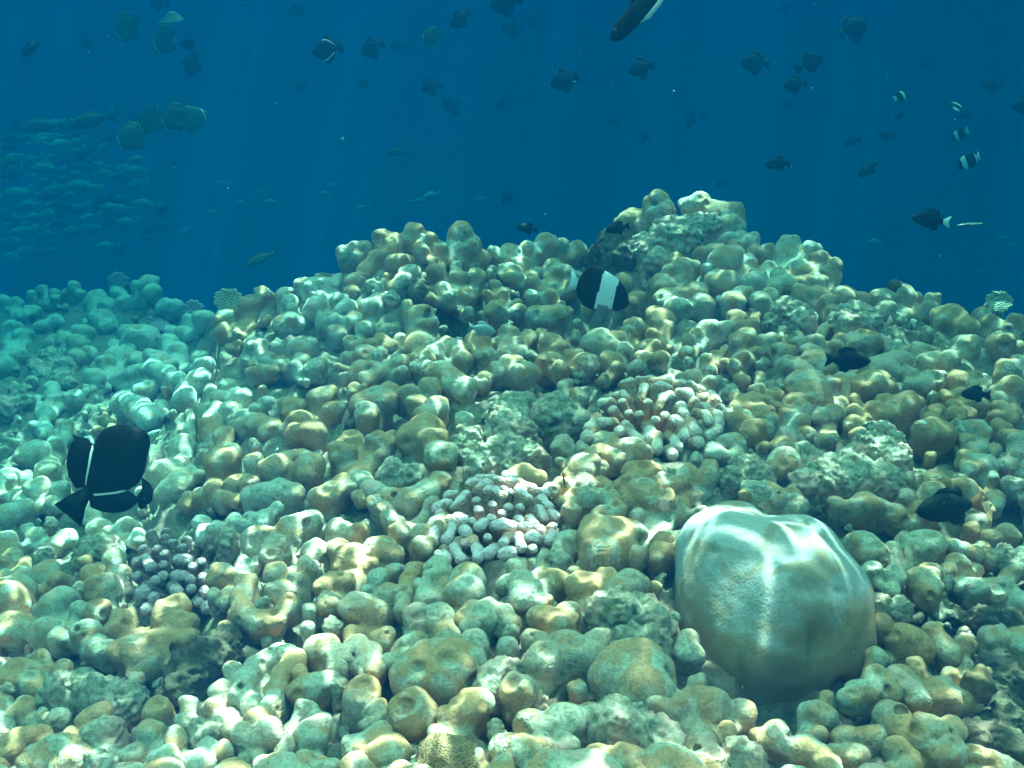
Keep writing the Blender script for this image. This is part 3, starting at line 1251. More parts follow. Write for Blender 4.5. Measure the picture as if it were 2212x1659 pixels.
P1 = [[(640,170),(740,130)],[(860,110),(1020,95)],[(1040,130),(1280,85)],[(1310,160),(1460,150)],[(1070,230),(1150,190),(1250,220)],[(930,210),(870,370)],
      [(1570,170),(1740,260)],[(1430,285),(1540,290),(1640,430)],[(1290,320),(1190,350),(1120,500)],[(540,320)],[(620,300),(700,380)],[(340,420),(460,410)],
      [(620,420)],[(490,530)],[(710,570)],[(860,590)],[(980,430)],[(1440,480),(1480,600)],[(1220,610)],[(1085,670)],[(1360,670),(1400,700)],[(1720,350),(1800,340)],
      [(1870,320),(1930,400)],[(1720,480),(1790,490)],[(1990,490)],[(1660,560),(1780,590),(1850,690)],[(1850,550),(1960,600),(1970,720)],[(1570,700),(1650,830)],
      [(1830,890),(1960,790)],[(1480,790),(1480,900)],[(970,750),(1010,830),(990,920)],[(1660,970),(1690,980)],[(1120,900),(1110,1070)],
      [(1270,890),(1340,940),(1400,1040)],[(1280,1080),(1330,1150)],[(580,820),(700,790),(860,940)],[(260,640),(160,780)],[(330,700),(480,700)],[(670,730)],[(190,830),(110,900)]]
P1 = [[(1249.2 + x * 0.1535, 806.5 + y * 0.1535) for x, y in pl] for pl in P1]
branching('finger_coral', 'tan finger coral with pale ridge tips in the rocky middle', 1425, 925, P1, 12.0, M_FINGER, 75, 'branching corals', back=0.10, down=0.10)
P2 = [[(420,370),(530,370)],[(680,360),(600,460),(510,550)],[(370,500),(440,520)],[(250,560),(330,520)],[(730,230),(760,180),(870,180)],[(880,130),(1080,120)],
      [(1130,150),(1380,170)],[(860,310),(950,220),(1010,200)],[(1490,180)],[(1550,220),(1680,260)],[(1500,280),(1520,380),(1610,440)],[(990,320),(1030,280)],
      [(1110,300),(1240,390)],[(1240,290)],[(1340,330)],[(1750,330),(1880,330)],[(1730,470),(1830,430),(1930,540)],[(1780,590),(1850,700)],[(1960,660),(2010,690)],
      [(840,460)],[(870,600)],[(1080,520)],[(1320,560)],[(1490,560)],[(1230,650)],[(1060,720)],[(290,640)],[(560,710),(660,770)],[(440,740),(500,850),(390,1030)],
      [(260,830),(220,930),(160,1060)],[(780,770)],[(960,790),(880,850)],[(660,900),(700,950)],[(1130,840),(1250,820),(1380,840)],[(1480,740)],[(1520,850),(1630,850)],
      [(1650,730),(1720,830)],[(1810,890)],[(1990,840)],[(1970,960),(1930,1050)],[(580,1070),(500,1170),(600,1330)],[(660,1100),(780,1040),(850,1180),(860,1310)],
      [(1010,1010)],[(1010,1250),(1120,1180)],[(1240,1100),(1320,1000),(1480,1000),(1520,1150)],[(1620,1020),(1690,980),(1760,1020)],[(1690,1180)],
      [(1250,1260),(1350,1230)],[(350,1190),(380,1320)],[(280,1260)]]
P2 = [[(909.6 + x * 0.14255, 1018.7 + y * 0.14255) for x, y in pl] for pl in P2]
branching('cauliflower_coral', 'lilac ridged branching coral with pale curling edges', 1065, 1145, P2, 12.0, M_LILAC, 80, 'branching corals', back=0.07, down=0.10)
P3 = [[(980,150)],[(1080,140)],[(1070,180)],[(930,250)],[(1020,250)],[(940,310),(990,370)],[(1210,190)],[(1270,230)],[(1160,320),(1210,320)],[(1300,330)],[(1070,280)],
      [(1140,420),(1190,420)],[(1230,440)],[(1320,430)],[(950,490),(920,530)],[(1120,490),(1150,520)],[(1240,500)],[(1060,350)],[(1290,590)],[(1340,620),(1380,610)],
      [(1000,560)],[(950,630)],[(1180,240)],[(890,330)],[(1400,530)],[(1250,360)],[(1060,420)],[(1010,450)],[(1170,580)],[(1330,520)],[(890,420)],[(1120,210)],[(1360,240)]]
P3 = [[(x / 3, 1106 + y / 3) for x, y in pl] for pl in P3]
branching('knobby_coral', 'dark knobby branching coral with a few pale lit tips', 375, 1235, P3, 13.0, M_DARKBR, 85, 'branching corals', back=0.06, down=0.09)


def small_bush(cx, cy, rad, n, rpx, mat, label, name='bush_coral'):
    pl = []
    for k in range(n):
        a = k * 2.39996
        q = math.sqrt((k + .5) / n) * rad
        pl.append([(cx + q * math.cos(a), cy + q * math.sin(a) * 0.8)])
    d = depth_at(cx, cy)
    # tips bulge like a ball: lift the middle ones towards the camera side
    branching(name, label, cx, cy, pl, rpx, mat, rad * 0.75, 'small branching corals', lift=0.0, back=rad * pxm(d) * 0.8, down=rad * pxm(d) * 0.9)


small_bush(493, 648, 30, 70, 4.6, M_GREENBR, 'pale round branching ball at the reef edge')
small_bush(255, 608, 22, 50, 4.4, M_DARKBR, 'dark bush coral on the crest of the far slope')
small_bush(343, 698, 22, 50, 4.4, M_DARKBR, 'dark bush coral beside the hazy smooth dome')
small_bush(417, 668, 22, 50, 4.4, M_DARKBR, 'dark bush coral below the dip in the reef edge')
small_bush(2158, 652, 28, 70, 4.4, M_GREENBR, 'bushy green coral on the skyline by the drop-off')

# ------------------------------------------------------------------ the big smooth dome
def build_dome():
    d = 1.36
    c = at(1668, 1300, d)
    s = pxm(d)
    c = c + np.array([0, 0.03, 0])
    def ball(x, y, dd, r, drop=0.075):
        q = at(x, y, d + dd)
        return (q, q + np.array([0, 0.02, -drop]), r * s, r * s * 0.95)
    prims = [ball(1670, 1305, 0.03, 172), ball(1588, 1225, 0.05, 122), ball(1548, 1185, 0.09, 88), ball(1590, 1165, 0.12, 86), ball(1722, 1205, 0.09, 104), ball(1782, 1365, 0.01, 102),
             ball(1765, 1285, 0.04, 116), ball(1565, 1310, 0.03, 102), ball(1632, 1410, -0.02, 104), ball(1738, 1425, -0.02, 84), ball(1815, 1420, 0.0, 68), ball(1690, 1390, 0.07, 100, 0.22)]
    V, Q = sdf_mesh(prims, 0.026, 0.0040, (), 5, 0.005, 13, 0.0012, 5)
    Nn = vert_normals(V, Q)
    # hollows and furrows of the dome, met by sight lines from the front
    U = V - EYE
    dep = U @ FWD
    px = 1106 + (U @ RGT) / dep / TANH * 1106
    py = 829.5 - (U @ UPV) / dep / TANH * 1106
    face = (Nn @ (-FWD)) > -0.1
    for (x, y, rx, ry, a) in [(1540, 1190, 14, 12, .006), (1705, 1203, 28, 21, .007), (1606, 1158, 15, 9, .003), (1762, 1272, 48, 22, .006), (1812, 1278, 9, 8, .003),
                              (1757, 1400, 10, 75, .008), (1822, 1490, 18, 20, .014), (1660, 1085, 16, 22, .012), (1600, 1470, 12, 40, .006), (1560, 1420, 8, 60, .002)]:
        g = np.exp(-(((px - x) / rx) ** 2 + ((py - y) / ry) ** 2)) * face
        V = V - Nn * (a * g)[:, None]
    org = c - np.array([0, 0, 0.2])
    m, nt, bs = new_mat('dome coral skin')
    tc = N(nt, 'TexCoord')
    v = tc.outputs['Object']
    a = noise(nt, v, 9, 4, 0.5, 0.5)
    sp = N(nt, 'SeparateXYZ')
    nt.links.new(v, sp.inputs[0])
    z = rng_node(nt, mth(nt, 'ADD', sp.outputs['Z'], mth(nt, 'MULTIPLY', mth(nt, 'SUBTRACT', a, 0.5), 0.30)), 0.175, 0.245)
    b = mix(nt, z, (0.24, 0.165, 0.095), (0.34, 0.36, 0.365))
    b = mix(nt, rng_node(nt, noise(nt, v, 13, 4, 0.55, 0.6), 0.50, 0.60, 0, 0.7), b, (0.25, 0.185, 0.11))
    b = mix(nt, rng_node(nt, noise(nt, v, 48, 4, 0.6, 0.3), 0.56, 0.68, 0, 0.35), b, (0.22, 0.18, 0.12))
    f = noise(nt, v, 260, 2, 0.6)
    b = mix(nt, rng_node(nt, f, 0.4, 0.7, 0, 0.26), b, (0.14, 0.12, 0.09))
    nt.links.new(b, bs.inputs['Base Color'])
    bs.inputs['Roughness'].default_value = 0.95
    bs.inputs['Specular IOR Level'].default_value = 0.03
    bp = N(nt, 'Bump')
    bp.inputs['Strength'].default_value = 0.3
    bp.inputs['Distance'].default_value = 0.002
    bp.inputs['Distance'].default_value = 0.0012
    nt.links.new(mth(nt, 'ADD', voro(nt, v, 260), noise(nt, v, 160, 4, 0.65)), bp.inputs['Height'])
    nt.links.new(bp.outputs[0], bs.inputs['Normal'])
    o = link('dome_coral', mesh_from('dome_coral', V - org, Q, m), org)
    tag(o, 'big smooth dome coral, blue-grey, crossed by bright rippling light lines', 'coral')


build_dome()

# grooved button coral, honeycomb slope coral, ragged sponge
def special_bits():
    p = at(1454, 1342)
    r = 15 * pxm(depth_at(1454, 1342))
    V, Q = sdf_mesh([(np.array([0, 0, 0.0]), np.array([0, r * .4, -1.5 * r]), r, r * 0.7)], 0.01, r / 12, (), 1)
    m, nt, bs = new_mat('grooved button')
    tc = N(nt, 'TexCoord')
    w = N(nt, 'TexWave', wave_type='BANDS', bands_direction='DIAGONAL')
    w.inputs['Scale'].default_value = 75
    w.inputs['Distortion'].default_value = 5
    w.inputs['Detail Scale'].default_value = 1.2
    nt.links.new(tc.outputs['Object'], w.inputs['Vector'])
    nt.links.new(mix(nt, w.outputs['Fac'], (0.07, 0.07, 0.05), (0.33, 0.33, 0.24)), bs.inputs['Base Color'])
    bs.inputs['Roughness'].default_value = 0.9
    tag(link('button_coral', mesh_from('button_coral', V, Q, m), p + np.array([0, -.004, .006])), 'small grooved button coral beside the crusted shelf', 'coral')
    # honeycomb slope
    c = at(965, 1630)
    s = pxm(depth_at(965, 1630))
    V, Q = sdf_mesh([(np.array([-20 * s, 0, -8 * s]), np.array([-20 * s, 0, -70 * s]), 55 * s, 55 * s), (np.array([35 * s, -.01, -18 * s]), np.array([35 * s, 0, -70 * s]), 45 * s, 45 * s)],
                    0.03, 0.004, (), 8, 0.006, 20, 0.003, 1)
    m, nt, bs = new_mat('honeycomb coral')
    tc = N(nt, 'TexCoord')
    vd = voro(nt, tc.outputs['Object'], 400)
    k = rng_node(nt, vd, 0.2, 0.6)
    nt.links.new(mix(nt, k, (0.15, 0.09, 0.045), (0.29, 0.18, 0.09)), bs.inputs['Base Color'])
    bs.inputs['Roughness'].default_value = 0.85
    bp = N(nt, 'Bump')
    bp.inputs['Strength'].default_value = 0.7
    bp.inputs['Distance'].default_value = 0.003
    nt.links.new(k, bp.inputs['Height'])
    nt.links.new(bp.outputs[0], bs.inputs['Normal'])
    tag(link('honeycomb_coral', mesh_from('honeycomb_coral', V, Q, m), c), 'honeycomb brown slope coral in the near gap', 'coral')
    # ragged sponge: a torn thick sheet standing on the dark rock
    pts = [(2075, 1500), (2092, 1478), (2085, 1455), (2110, 1462), (2118, 1440), (2140, 1450), (2135, 1475), (2150, 1490), (2132, 1500), (2128, 1530), (2108, 1512), (2090, 1520)]
    d = depth_at(2110, 1480) - 0.04
    cc = at(2110, 1480, d)
    P = np.array([at(x, y, d) - cc for x, y in pts])
    nrm = -FWD
    prims = []
    n = len(P)
    for i in range(n):
        q = P[i] + nrm * random.uniform(-.008, .01)
        prims.append((P[i - 1] * 0.25, q * 0.93, 0.011, 0.006))
    V, Q = sdf_mesh(prims, 0.008, 0.0026, (), 4, 0.002, 60, 0.001, 1)
    m = flat_mat('brown sponge', (0.17, 0.115, 0.055), 0.85, (0.09, 0.065, 0.035), 60)
    tag(link('ragged_sponge', mesh_from('ragged_sponge', V, Q, m), cc), 'ragged brown leaf-like sponge on the dark rocks', 'sponge')


special_bits()

# ------------------------------------------------------------------ small knobs that fill the gaps
LX = np.array([(x, y, r) for x, y, r in EXEC_LOBES] + [(1670, 1300, 225)] + [(1425, 910, 120), (1070, 1130, 115), (375, 1230, 100), (493, 646, 35)])
fill = []
tries = 0
while len(fill) < 300 and tries < 60000:
    tries += 1
    x = random.uniform(-20, 2232)
    cy = crest_at(x)
    y = cy + (1665 - cy) * random.random() ** 0.9 + 4
    s = 1.0 / depth_at(x, y)
    r = random.uniform(15, 34) * s
    dd = np.hypot(LX[:, 0] - x, LX[:, 1] - y)
    if np.any(dd < LX[:, 2] * 0.98 + r * 0.40):
        continue
    if any(math.hypot(x - a, y - b) < (e + r) * 1.0 for a, b, e in fill):
        continue
    if any(math.hypot(x - a, y - b) < c * 0.75 for a, b, c, e in PITS):
        continue
    fill.append((x, y, r))
for k, (x, y, r) in enumerate(fill):
    kd = random.choice('aassxxxrr')
    lobes = [(x, y, r)]
    for j in range(random.choice((0, 1, 1, 2))):
        a = random.uniform(0, 6.28)
        lobes.append((x + math.cos(a) * r * 1.1, y + abs(math.sin(a)) * r * 0.8, r * random.uniform(.6, .9)))
    KINDRED.append((kd, lobes, None))
# neighbouring knobs of the same sort have grown together into one colony
def gap(a, b):
    return min(math.hypot(float(p[0]) - float(q[0]), float(p[1]) - float(q[1])) - 1.0 * (float(p[2]) + float(q[2])) for p in a for q in b)


def spread(a):
    xs = [float(p[0]) for p in a]
    ys = [float(p[1]) for p in a]
    d = depth_at(sum(xs) / len(xs), sum(ys) / len(ys))
    return math.hypot(max(xs) - min(xs), (max(ys) - min(ys)) * 1.6) * pxm(d)


def merge(KIN, max_lobes, max_span):
    out = [[k, list(l), n] for k, l, n in KIN]
    changed = True
    while changed:
        changed = False
        order = sorted(range(len(out)), key=lambda i: len(out[i][1]))
        for i in order:
            a = out[i]
            if a is None or a[2]:
                continue
            best = None
            for j, b in enumerate(out):
                if b is None or j == i or b[2] or (a[0][0] in 'rk') != (b[0][0] in 'rk') or '~' in a[0] or '~' in b[0]:
                    continue
                if len(a[1]) + len(b[1]) > max_lobes:
                    continue
                g = gap(a[1], b[1]) * pxm(depth_at(float(a[1][0][0]), float(a[1][0][1])))
                if g < 0.016 and spread(a[1] + b[1]) < max_span and (best is None or g < best[0]):
                    best = (g, j)
            if best:
                b = out[best[1]]
                if sum(float(q[2]) ** 2 for q in a[1]) > sum(float(q[2]) ** 2 for q in b[1]):
                    b[0] = a[0]
                b[1] = b[1] + a[1]
                out[i] = None
                changed = True
        out = [q for q in out if q]
    return out


KINDRED = merge(KINDRED, 13, 0.30)
print('colonies', len(KINDRED), 'lobes', sum(len(q[1]) for q in KINDRED))
for i, (kind, lobes, lab) in enumerate(KINDRED):
    build_colony(kind, lobes, lab, seed=i)

# ------------------------------------------------------------------ loose bits of dead coral in the gaps
def rubble():
    shapes = []
    for k in range(7):
        rs = np.random.default_rng(400 + k)
        prims = [(rs.normal(0, .35, 3), rs.normal(0, .35, 3), rs.uniform(.35, .6), rs.uniform(.3, .5)) for _ in range(3)]
        shapes.append(sdf_mesh(prims, 0.3, 0.16, (), k, 0.12, 1.3, 0.10, 1))
    VV, QQ, nb = [], [], 0
    rs = np.random.default_rng(99)
    for k in range(900):
        x = rs.uniform(-20, 2232)
        cy = crest_at(x)
        y = cy + (1670 - cy) * rs.random() ** 0.9 + 6
        d = depth_at(x, y)
        if math.hypot(x - 1670, y - 1300) < 250 or math.hypot(x - 1425, y - 915) < 125 or math.hypot(x - 1070, y - 1130) < 120:
            continue
        V, Q = shapes[k % 7]
        q = rs.normal(0, 1, 4)
        q /= np.linalg.norm(q)
        w, a, b, c = q
        Rm = np.array([[1 - 2 * (b * b + c * c), 2 * (a * b - c * w), 2 * (a * c + b * w)], [2 * (a * b + c * w), 1 - 2 * (a * a + c * c), 2 * (b * c - a * w)],
                       [2 * (a * c - b * w), 2 * (b * c + a * w), 1 - 2 * (a * a + b * b)]])
        r = rs.uniform(0.006, 0.017)
        VV.append((V * np.array([1, 1, rs.uniform(.5, 1.2)])) @ Rm.T * r + at(x, y, d) + np.array([0, 0.01, -0.026]))
        QQ.append(Q + nb)
        nb += len(V)
    tag(link('coral_rubble', mesh_from('coral_rubble', np.concatenate(VV), np.concatenate(QQ), M_ROCK)), 'broken bits of dead coral lying in the gaps', None, None, 'stuff')


rubble()


def outskirts():
    """The reef goes on beyond the edges of the view: knobs there stand as one mass."""
    shapes = []
    for k in range(9):
        rs = np.random.default_rng(700 + k)
        prims = []
        for _ in range(rs.integers(2, 6)):
            p = np.array([rs.uniform(-1.3, 1.3), rs.uniform(-1.3, 1.3), rs.uniform(-.2, .3)])
            prims.append((p, p * 0.8 + np.array([0, 0, -1.6]), rs.uniform(.6, 1.0), rs.uniform(.7, 1.0)))
        shapes.append(sdf_mesh(prims, 0.35, 0.17, (), k, 0.12, 1.0, 0.04, 2))
    VV, QQ, MM, nb, n = [], [], [], 0, 0
    rs = np.random.default_rng(5)
    while n < 1500:
        x, y = rs.uniform(-1350, 3500), rs.uniform(600, 2150)
        if -60 < x < 2275 and y < 1700:
            continue
        cy = crest_at(min(max(x, -700), 2900))
        if y < cy + 5:
            continue
        n += 1
        V, Q = shapes[n % 9]
        a = rs.uniform(0, 6.28)
        Rm = np.array([[math.cos(a), -math.sin(a), 0], [math.sin(a), math.cos(a), 0], [0, 0, 1]])
        VV.append(V @ Rm.T * rs.uniform(0.018, 0.042) + at(x, y) + np.array([0, 0, -0.012]))
        QQ.append(Q + nb)
        MM.append(np.full(len(Q), rs.integers(0, 3), np.int32))
        nb += len(V)
    me = mesh_from('outer_coral_knobs', np.concatenate(VV), np.concatenate(QQ), M_TAN)
    me.materials.append(M_SAGE)
    me.materials.append(M_CRUSTED)
    me.polygons.foreach_set('material_index', np.concatenate(MM))
    tag(link('outer_coral_knobs', me), 'coral knobs carrying on beyond the edges of the view', None, None, 'stuff')


outskirts()

# ------------------------------------------------------------------ fish
F_BLACK = flat_mat('fish black', (0.006, 0.010, 0.012), 0.6, (0.011, 0.015, 0.017), 30, 0.08)
F_DARK = flat_mat('fish charcoal', (0.018, 0.030, 0.034), 0.6, (0.010, 0.016, 0.019), 20, 0.08)
F_WHITE = flat_mat('fish white', (0.80, 0.82, 0.82), 0.5, (0.66, 0.70, 0.72), 60)
F_BAND = flat_mat('fish band white', (0.52, 0.60, 0.66), 0.5, (0.44, 0.53, 0.60), 90)
F_GREY = flat_mat('fish grey fin', (0.24, 0.24, 0.24), 0.5, (0.17, 0.18, 0.18), 90)
F_SILVER = flat_mat('fish silver', (0.36, 0.48, 0.40), 0.5, (0.20, 0.29, 0.24), 7, 0.2)
F_OLIVE = flat_mat('fish olive', (0.08, 0.13, 0.075), 0.5, (0.05, 0.085, 0.05), 14)
F_ORANGE = flat_mat('fish orange tail', (0.42, 0.15, 0.06), 0.6)
F_YELLOW = flat_mat('fish yellow fin', (0.50, 0.40, 0.10), 0.5)
F_EYE = flat_mat('fish eye', (0.01, 0.01, 0.01), 0.15, None, 10, 0.6)


def striped_mat():
    m, nt, bs = new_mat('fish grey stripes')
    tc = N(nt, 'TexCoord')
    w = N(nt, 'TexWave', wave_type='BANDS', bands_direction='X')
    w.inputs['Scale'].default_value = 7.0
    w.inputs['Distortion'].default_value = 1.2
    nt.links.new(tc.outputs['Object'], w.inputs['Vector'])
    nt.links.new(mix(nt, w.outputs['Fac'], (0.11, 0.13, 0.15), (0.40, 0.45, 0.48)), bs.inputs['Base Color'])
    return m


F_STRIPE = striped_mat()


def fish_mesh(name, prof, width, fins, mats, paint, ring=14, sub=26):
    """prof: (x, top, bottom) from nose (+x) to tail root; fins: (outline xz, material, thickness)."""
    prof = sorted(prof, key=lambda q: -q[0])
    xs = np.array([q[0] for q in prof])
    # smooth resample along the spine
    t = (1 - np.cos(np.linspace(0, math.pi, sub))) / 2
    X = xs[0] + (xs[-1] - xs[0]) * t
    order = np.argsort(xs)
    def spl(vals):
        a = np.interp(X, xs[order], np.array(vals)[order])
        for _ in range(2):
            a[1:-1] = (a[:-2] + 2 * a[1:-1] + a[2:]) / 4
        return a
    top, bot = spl([q[1] for q in prof]), spl([q[2] for q in prof])
    verts, faces, mi = [], [], []
    for k in range(sub):
        c = (top[k] + bot[k]) / 2
        hh = max((top[k] - bot[k]) / 2, 0.002)
        s = t[k]
        w = width * (math.sin(math.pi * min(1, s ** 0.75 * 0.97 + 0.03)) ** 0.7) + 0.006
        w = min(w, hh * 0.95)
        for j in range(ring):
            a = 2 * math.pi * j / ring
            verts.append((X[k], w * math.sin(a) * abs(math.sin(a)) ** 0.0, c + hh * math.cos(a)))
    for k in range(sub - 1):
        for j in range(ring):
            j2 = (j + 1) % ring
            faces.append((k * ring + j, (k + 1) * ring + j, (k + 1) * ring + j2, k * ring + j2))
            f = [verts[i] for i in faces[-1]]
            mi.append(paint(sum(v[0] for v in f) / 4, sum(v[2] for v in f) / 4))
    faces.append(tuple(range(ring)))
    mi.append(paint(X[0], 0))
    faces.append(tuple(range((sub - 1) * ring, sub * ring))[::-1])
    mi.append(paint(X[-1], 0))
    for outline, m, th in fins:
        b = len(verts)
        n = len(outline)
        cxx = sum(p[0] for p in outline) / n
        czz = sum(p[1] for p in outline) / n
        for sgn in (1, -1):
            for (x, z) in outline:
                verts.append((x, sgn * th * 0.35, z))
            verts.append((cxx, sgn * th, czz))
        for i in range(n):
            j = (i + 1) % n
            faces.append((b + i, b + j, b + n))
            faces.append((b + n + 1 + j, b + n + 1 + i, b + 2 * n + 1))
            faces.append((b + j, b + i, b + n + 1 + i, b + n + 1 + j))
            mi += [m, m, m]
    me = bpy.data.meshes.new(name)
    me.from_pydata(verts, [], faces)
    me.update()
    for m in mats:
        me.materials.append(m)
    me.polygons.foreach_set('material_index', mi)
    me.polygons.foreach_set('use_smooth', [True] * len(me.polygons))
    return me


def solid(x, z):
    return 0


TRIG = [(0.5, 0.0, -0.04), (0.44, 0.10, -0.13), (0.30, 0.25, -0.26), (0.12, 0.36, -0.36), (-0.05, 0.37, -0.37), (-0.22, 0.27, -0.28), (-0.36, 0.14, -0.15), (-0.46, 0.07, -0.075)]
trig_fins = [([(0.10, 0.33), (-0.02, 0.50), (-0.10, 0.56), (-0.20, 0.50), (-0.32, 0.36), (-0.40, 0.20), (-0.38, 0.10), (-0.22, 0.22), (-0.05, 0.33)], 0, 0.016),
             ([(0.06, -0.33), (-0.04, -0.50), (-0.13, -0.55), (-0.22, -0.49), (-0.33, -0.36), (-0.40, -0.20), (-0.38, -0.10), (-0.22, -0.22), (-0.05, -0.33)], 0, 0.016),
             ([(-0.42, 0.06), (-0.55, 0.16), (-0.72, 0.27), (-0.70, 0.10), (-0.68, 0.0), (-0.70, -0.10), (-0.72, -0.27), (-0.55, -0.16), (-0.42, -0.06)], 0, 0.02)]
ME_TRIG = fish_mesh('triggerfish', TRIG, 0.15, trig_fins, [F_DARK, F_WHITE], solid)
trig_lines = [([(0.08, 0.375), (-0.05, 0.395), (-0.22, 0.300), (-0.37, 0.165), (-0.37, 0.135), (-0.22, 0.265), (-0.05, 0.360), (0.08, 0.345)], 1, 0.040),
              ([(0.08, -0.375), (-0.05, -0.395), (-0.22, -0.300), (-0.37, -0.165), (-0.37, -0.135), (-0.22, -0.265), (-0.05, -0.360), (0.08, -0.345)], 1, 0.040)]
ME_TRIGLINE = fish_mesh('triggerfish', TRIG, 0.15, trig_fins + trig_lines, [F_BLACK, F_WHITE], solid)
# the large black one close to the camera: deeper fins and a wide straight tail
BIG = [(0.515, 0.02, -0.03), (0.495, 0.10, -0.09), (0.44, 0.22, -0.155), (0.36, 0.315, -0.205), (0.28, 0.37, -0.245), (0.20, 0.415, -0.31), (0.10, 0.42, -0.37), (-0.05, 0.36, -0.40), (-0.20, 0.26, -0.34), (-0.35, 0.16, -0.20), (-0.47, 0.085, -0.09), (-0.50, 0.08, -0.085)]
big_fins = [([(-0.03, 0.34), (-0.049, 0.40), (-0.039, 0.471), (-0.07, 0.54), (-0.095, 0.568), (-0.15, 0.585), (-0.211, 0.583), (-0.325, 0.544), (-0.445, 0.453), (-0.545, 0.312), (-0.594, 0.144), (-0.49, 0.05), (-0.30, 0.17), (-0.15, 0.27)], 0, 0.014),
            ([(-0.18, -0.31), (-0.162, -0.421), (-0.155, -0.49), (-0.167, -0.548), (-0.272, -0.552), (-0.34, -0.54), (-0.412, -0.504), (-0.505, -0.427), (-0.588, -0.300), (-0.640, -0.172), (-0.566, -0.06), (-0.48, -0.05), (-0.35, -0.18)], 0, 0.014),
            ([(-0.48, 0.07), (-0.575, 0.085), (-0.70, 0.135), (-0.92, 0.188), (-0.915, 0.08), (-0.905, -0.03), (-0.90, -0.14), (-0.897, -0.247), (-0.80, -0.20), (-0.70, -0.13), (-0.60, -0.09), (-0.48, -0.07)], 0, 0.016),
            ([(0.065, -0.36), (0.083, -0.479), (0.051, -0.591), (-0.065, -0.672), (-0.22, -0.666), (-0.24, -0.63), (-0.202, -0.554), (-0.150, -0.492), (-0.051, -0.482), (0.02, -0.42)], 0, 0.012)]
big_lines = [([(-0.055, 0.375), (-0.16, 0.318), (-0.28, 0.232), (-0.38, 0.160), (-0.47, 0.092), (-0.485, 0.065), (-0.39, 0.118), (-0.285, 0.185), (-0.17, 0.262), (-0.075, 0.325)], 1, 0.040),
             ([(-0.18, -0.355), (-0.28, -0.300), (-0.38, -0.215), (-0.50, -0.105), (-0.49, -0.075), (-0.38, -0.180), (-0.285, -0.260), (-0.20, -0.315)], 1, 0.055)]
ME_BIG = fish_mesh('black_triggerfish', BIG, 0.13, big_fins + big_lines, [F_BLACK, F_WHITE], solid, 18, 36)

# banded butterflyfish: dark front and rear, white middle, white tail, pale lower edge
BUT = [(0.545, -0.12, -0.17), (0.50, 0.0, -0.23), (0.41, 0.14, -0.30), (0.24, 0.28, -0.37), (0.02, 0.36, -0.38), (-0.18, 0.40, -0.35), (-0.32, 0.38, -0.30), (-0.41, 0.25, -0.20), (-0.47, 0.07, -0.09)]


def band(x, z):
    if z < -0.255 - 0.22 * x and x > -0.02:
        return 2
    lo, hi = -0.06 + 0.07 * z, 0.255 + 0.02 * z
    return 1 if lo < x < hi else 0


but_fins = [([(-0.44, 0.06), (-0.52, 0.16), (-0.63, 0.30), (-0.60, 0.10), (-0.61, -0.04), (-0.66, -0.20), (-0.52, -0.10), (-0.44, -0.06)], 3, 0.012),
            ([(0.05, -0.36), (-0.1, -0.40), (-0.30, -0.34), (-0.38, -0.22), (-0.30, -0.20), (-0.1, -0.28)], 0, 0.02),
            ([(0.30, -0.12), (0.20, -0.02), (0.10, -0.06), (0.14, -0.15), (0.24, -0.18)], 0, 0.10)]
ME_BUT = fish_mesh('banded_butterflyfish', BUT, 0.085, but_fins, [F_BLACK, F_BAND, F_GREY, F_BAND], band, 40, 64)


def small_band(x, z):
    return 1 if 0.05 < x < 0.30 or x < -0.40 else 0


ME_HUM = fish_mesh('striped_damsel', BUT, 0.10, but_fins, [F_DARK, F_WHITE, F_DARK, F_WHITE], small_band, 14, 40)
# pale-faced round fish with a white cheek streak
def cheek(x, z):
    return 1 if 0.345 < x < 0.385 else 0
ME_ROUND = fish_mesh('round_butterflyfish', [(0.50, 0.0, -0.06), (0.42, 0.14, -0.18), (0.25, 0.33, -0.32), (0.02, 0.42, -0.40), (-0.2, 0.38, -0.36), (-0.36, 0.20, -0.2), (-0.45, 0.06, -0.07)], 0.10,
                     [([(-0.42, 0.05), (-0.60, 0.19), (-0.57, 0.0), (-0.60, -0.19), (-0.42, -0.05)], 0, 0.015), ([(0.20, 0.34), (0.0, 0.50), (-0.22, 0.50), (-0.40, 0.34), (-0.40, 0.14), (-0.1, 0.36)], 0, 0.014),
                      ([(0.0, -0.38), (-0.18, -0.50), (-0.36, -0.36), (-0.40, -0.14), (-0.1, -0.34)], 0, 0.014)], [F_OLIVE, F_WHITE], cheek, 14, 40)
# slim silvery schooling fish
ME_SCH = fish_mesh('schooling_fish', [(0.5, 0.0, -0.02), (0.42, 0.07, -0.07), (0.28, 0.15, -0.14), (0.08, 0.19, -0.18), (-0.12, 0.16, -0.16), (-0.32, 0.08, -0.09), (-0.44, 0.04, -0.04)], 0.09,
                   [([(-0.42, 0.035), (-0.55, 0.13), (-0.66, 0.18), (-0.58, 0.0), (-0.66, -0.18), (-0.55, -0.13), (-0.42, -0.035)], 0, 0.012),
                    ([(0.15, 0.17), (0.0, 0.24), (-0.2, 0.17), (-0.3, 0.09), (0.0, 0.15)], 0, 0.012)], [F_SILVER], solid)
ME_SCHDK = ME_SCH.copy()
ME_SCHDK.materials[0] = F_OLIVE
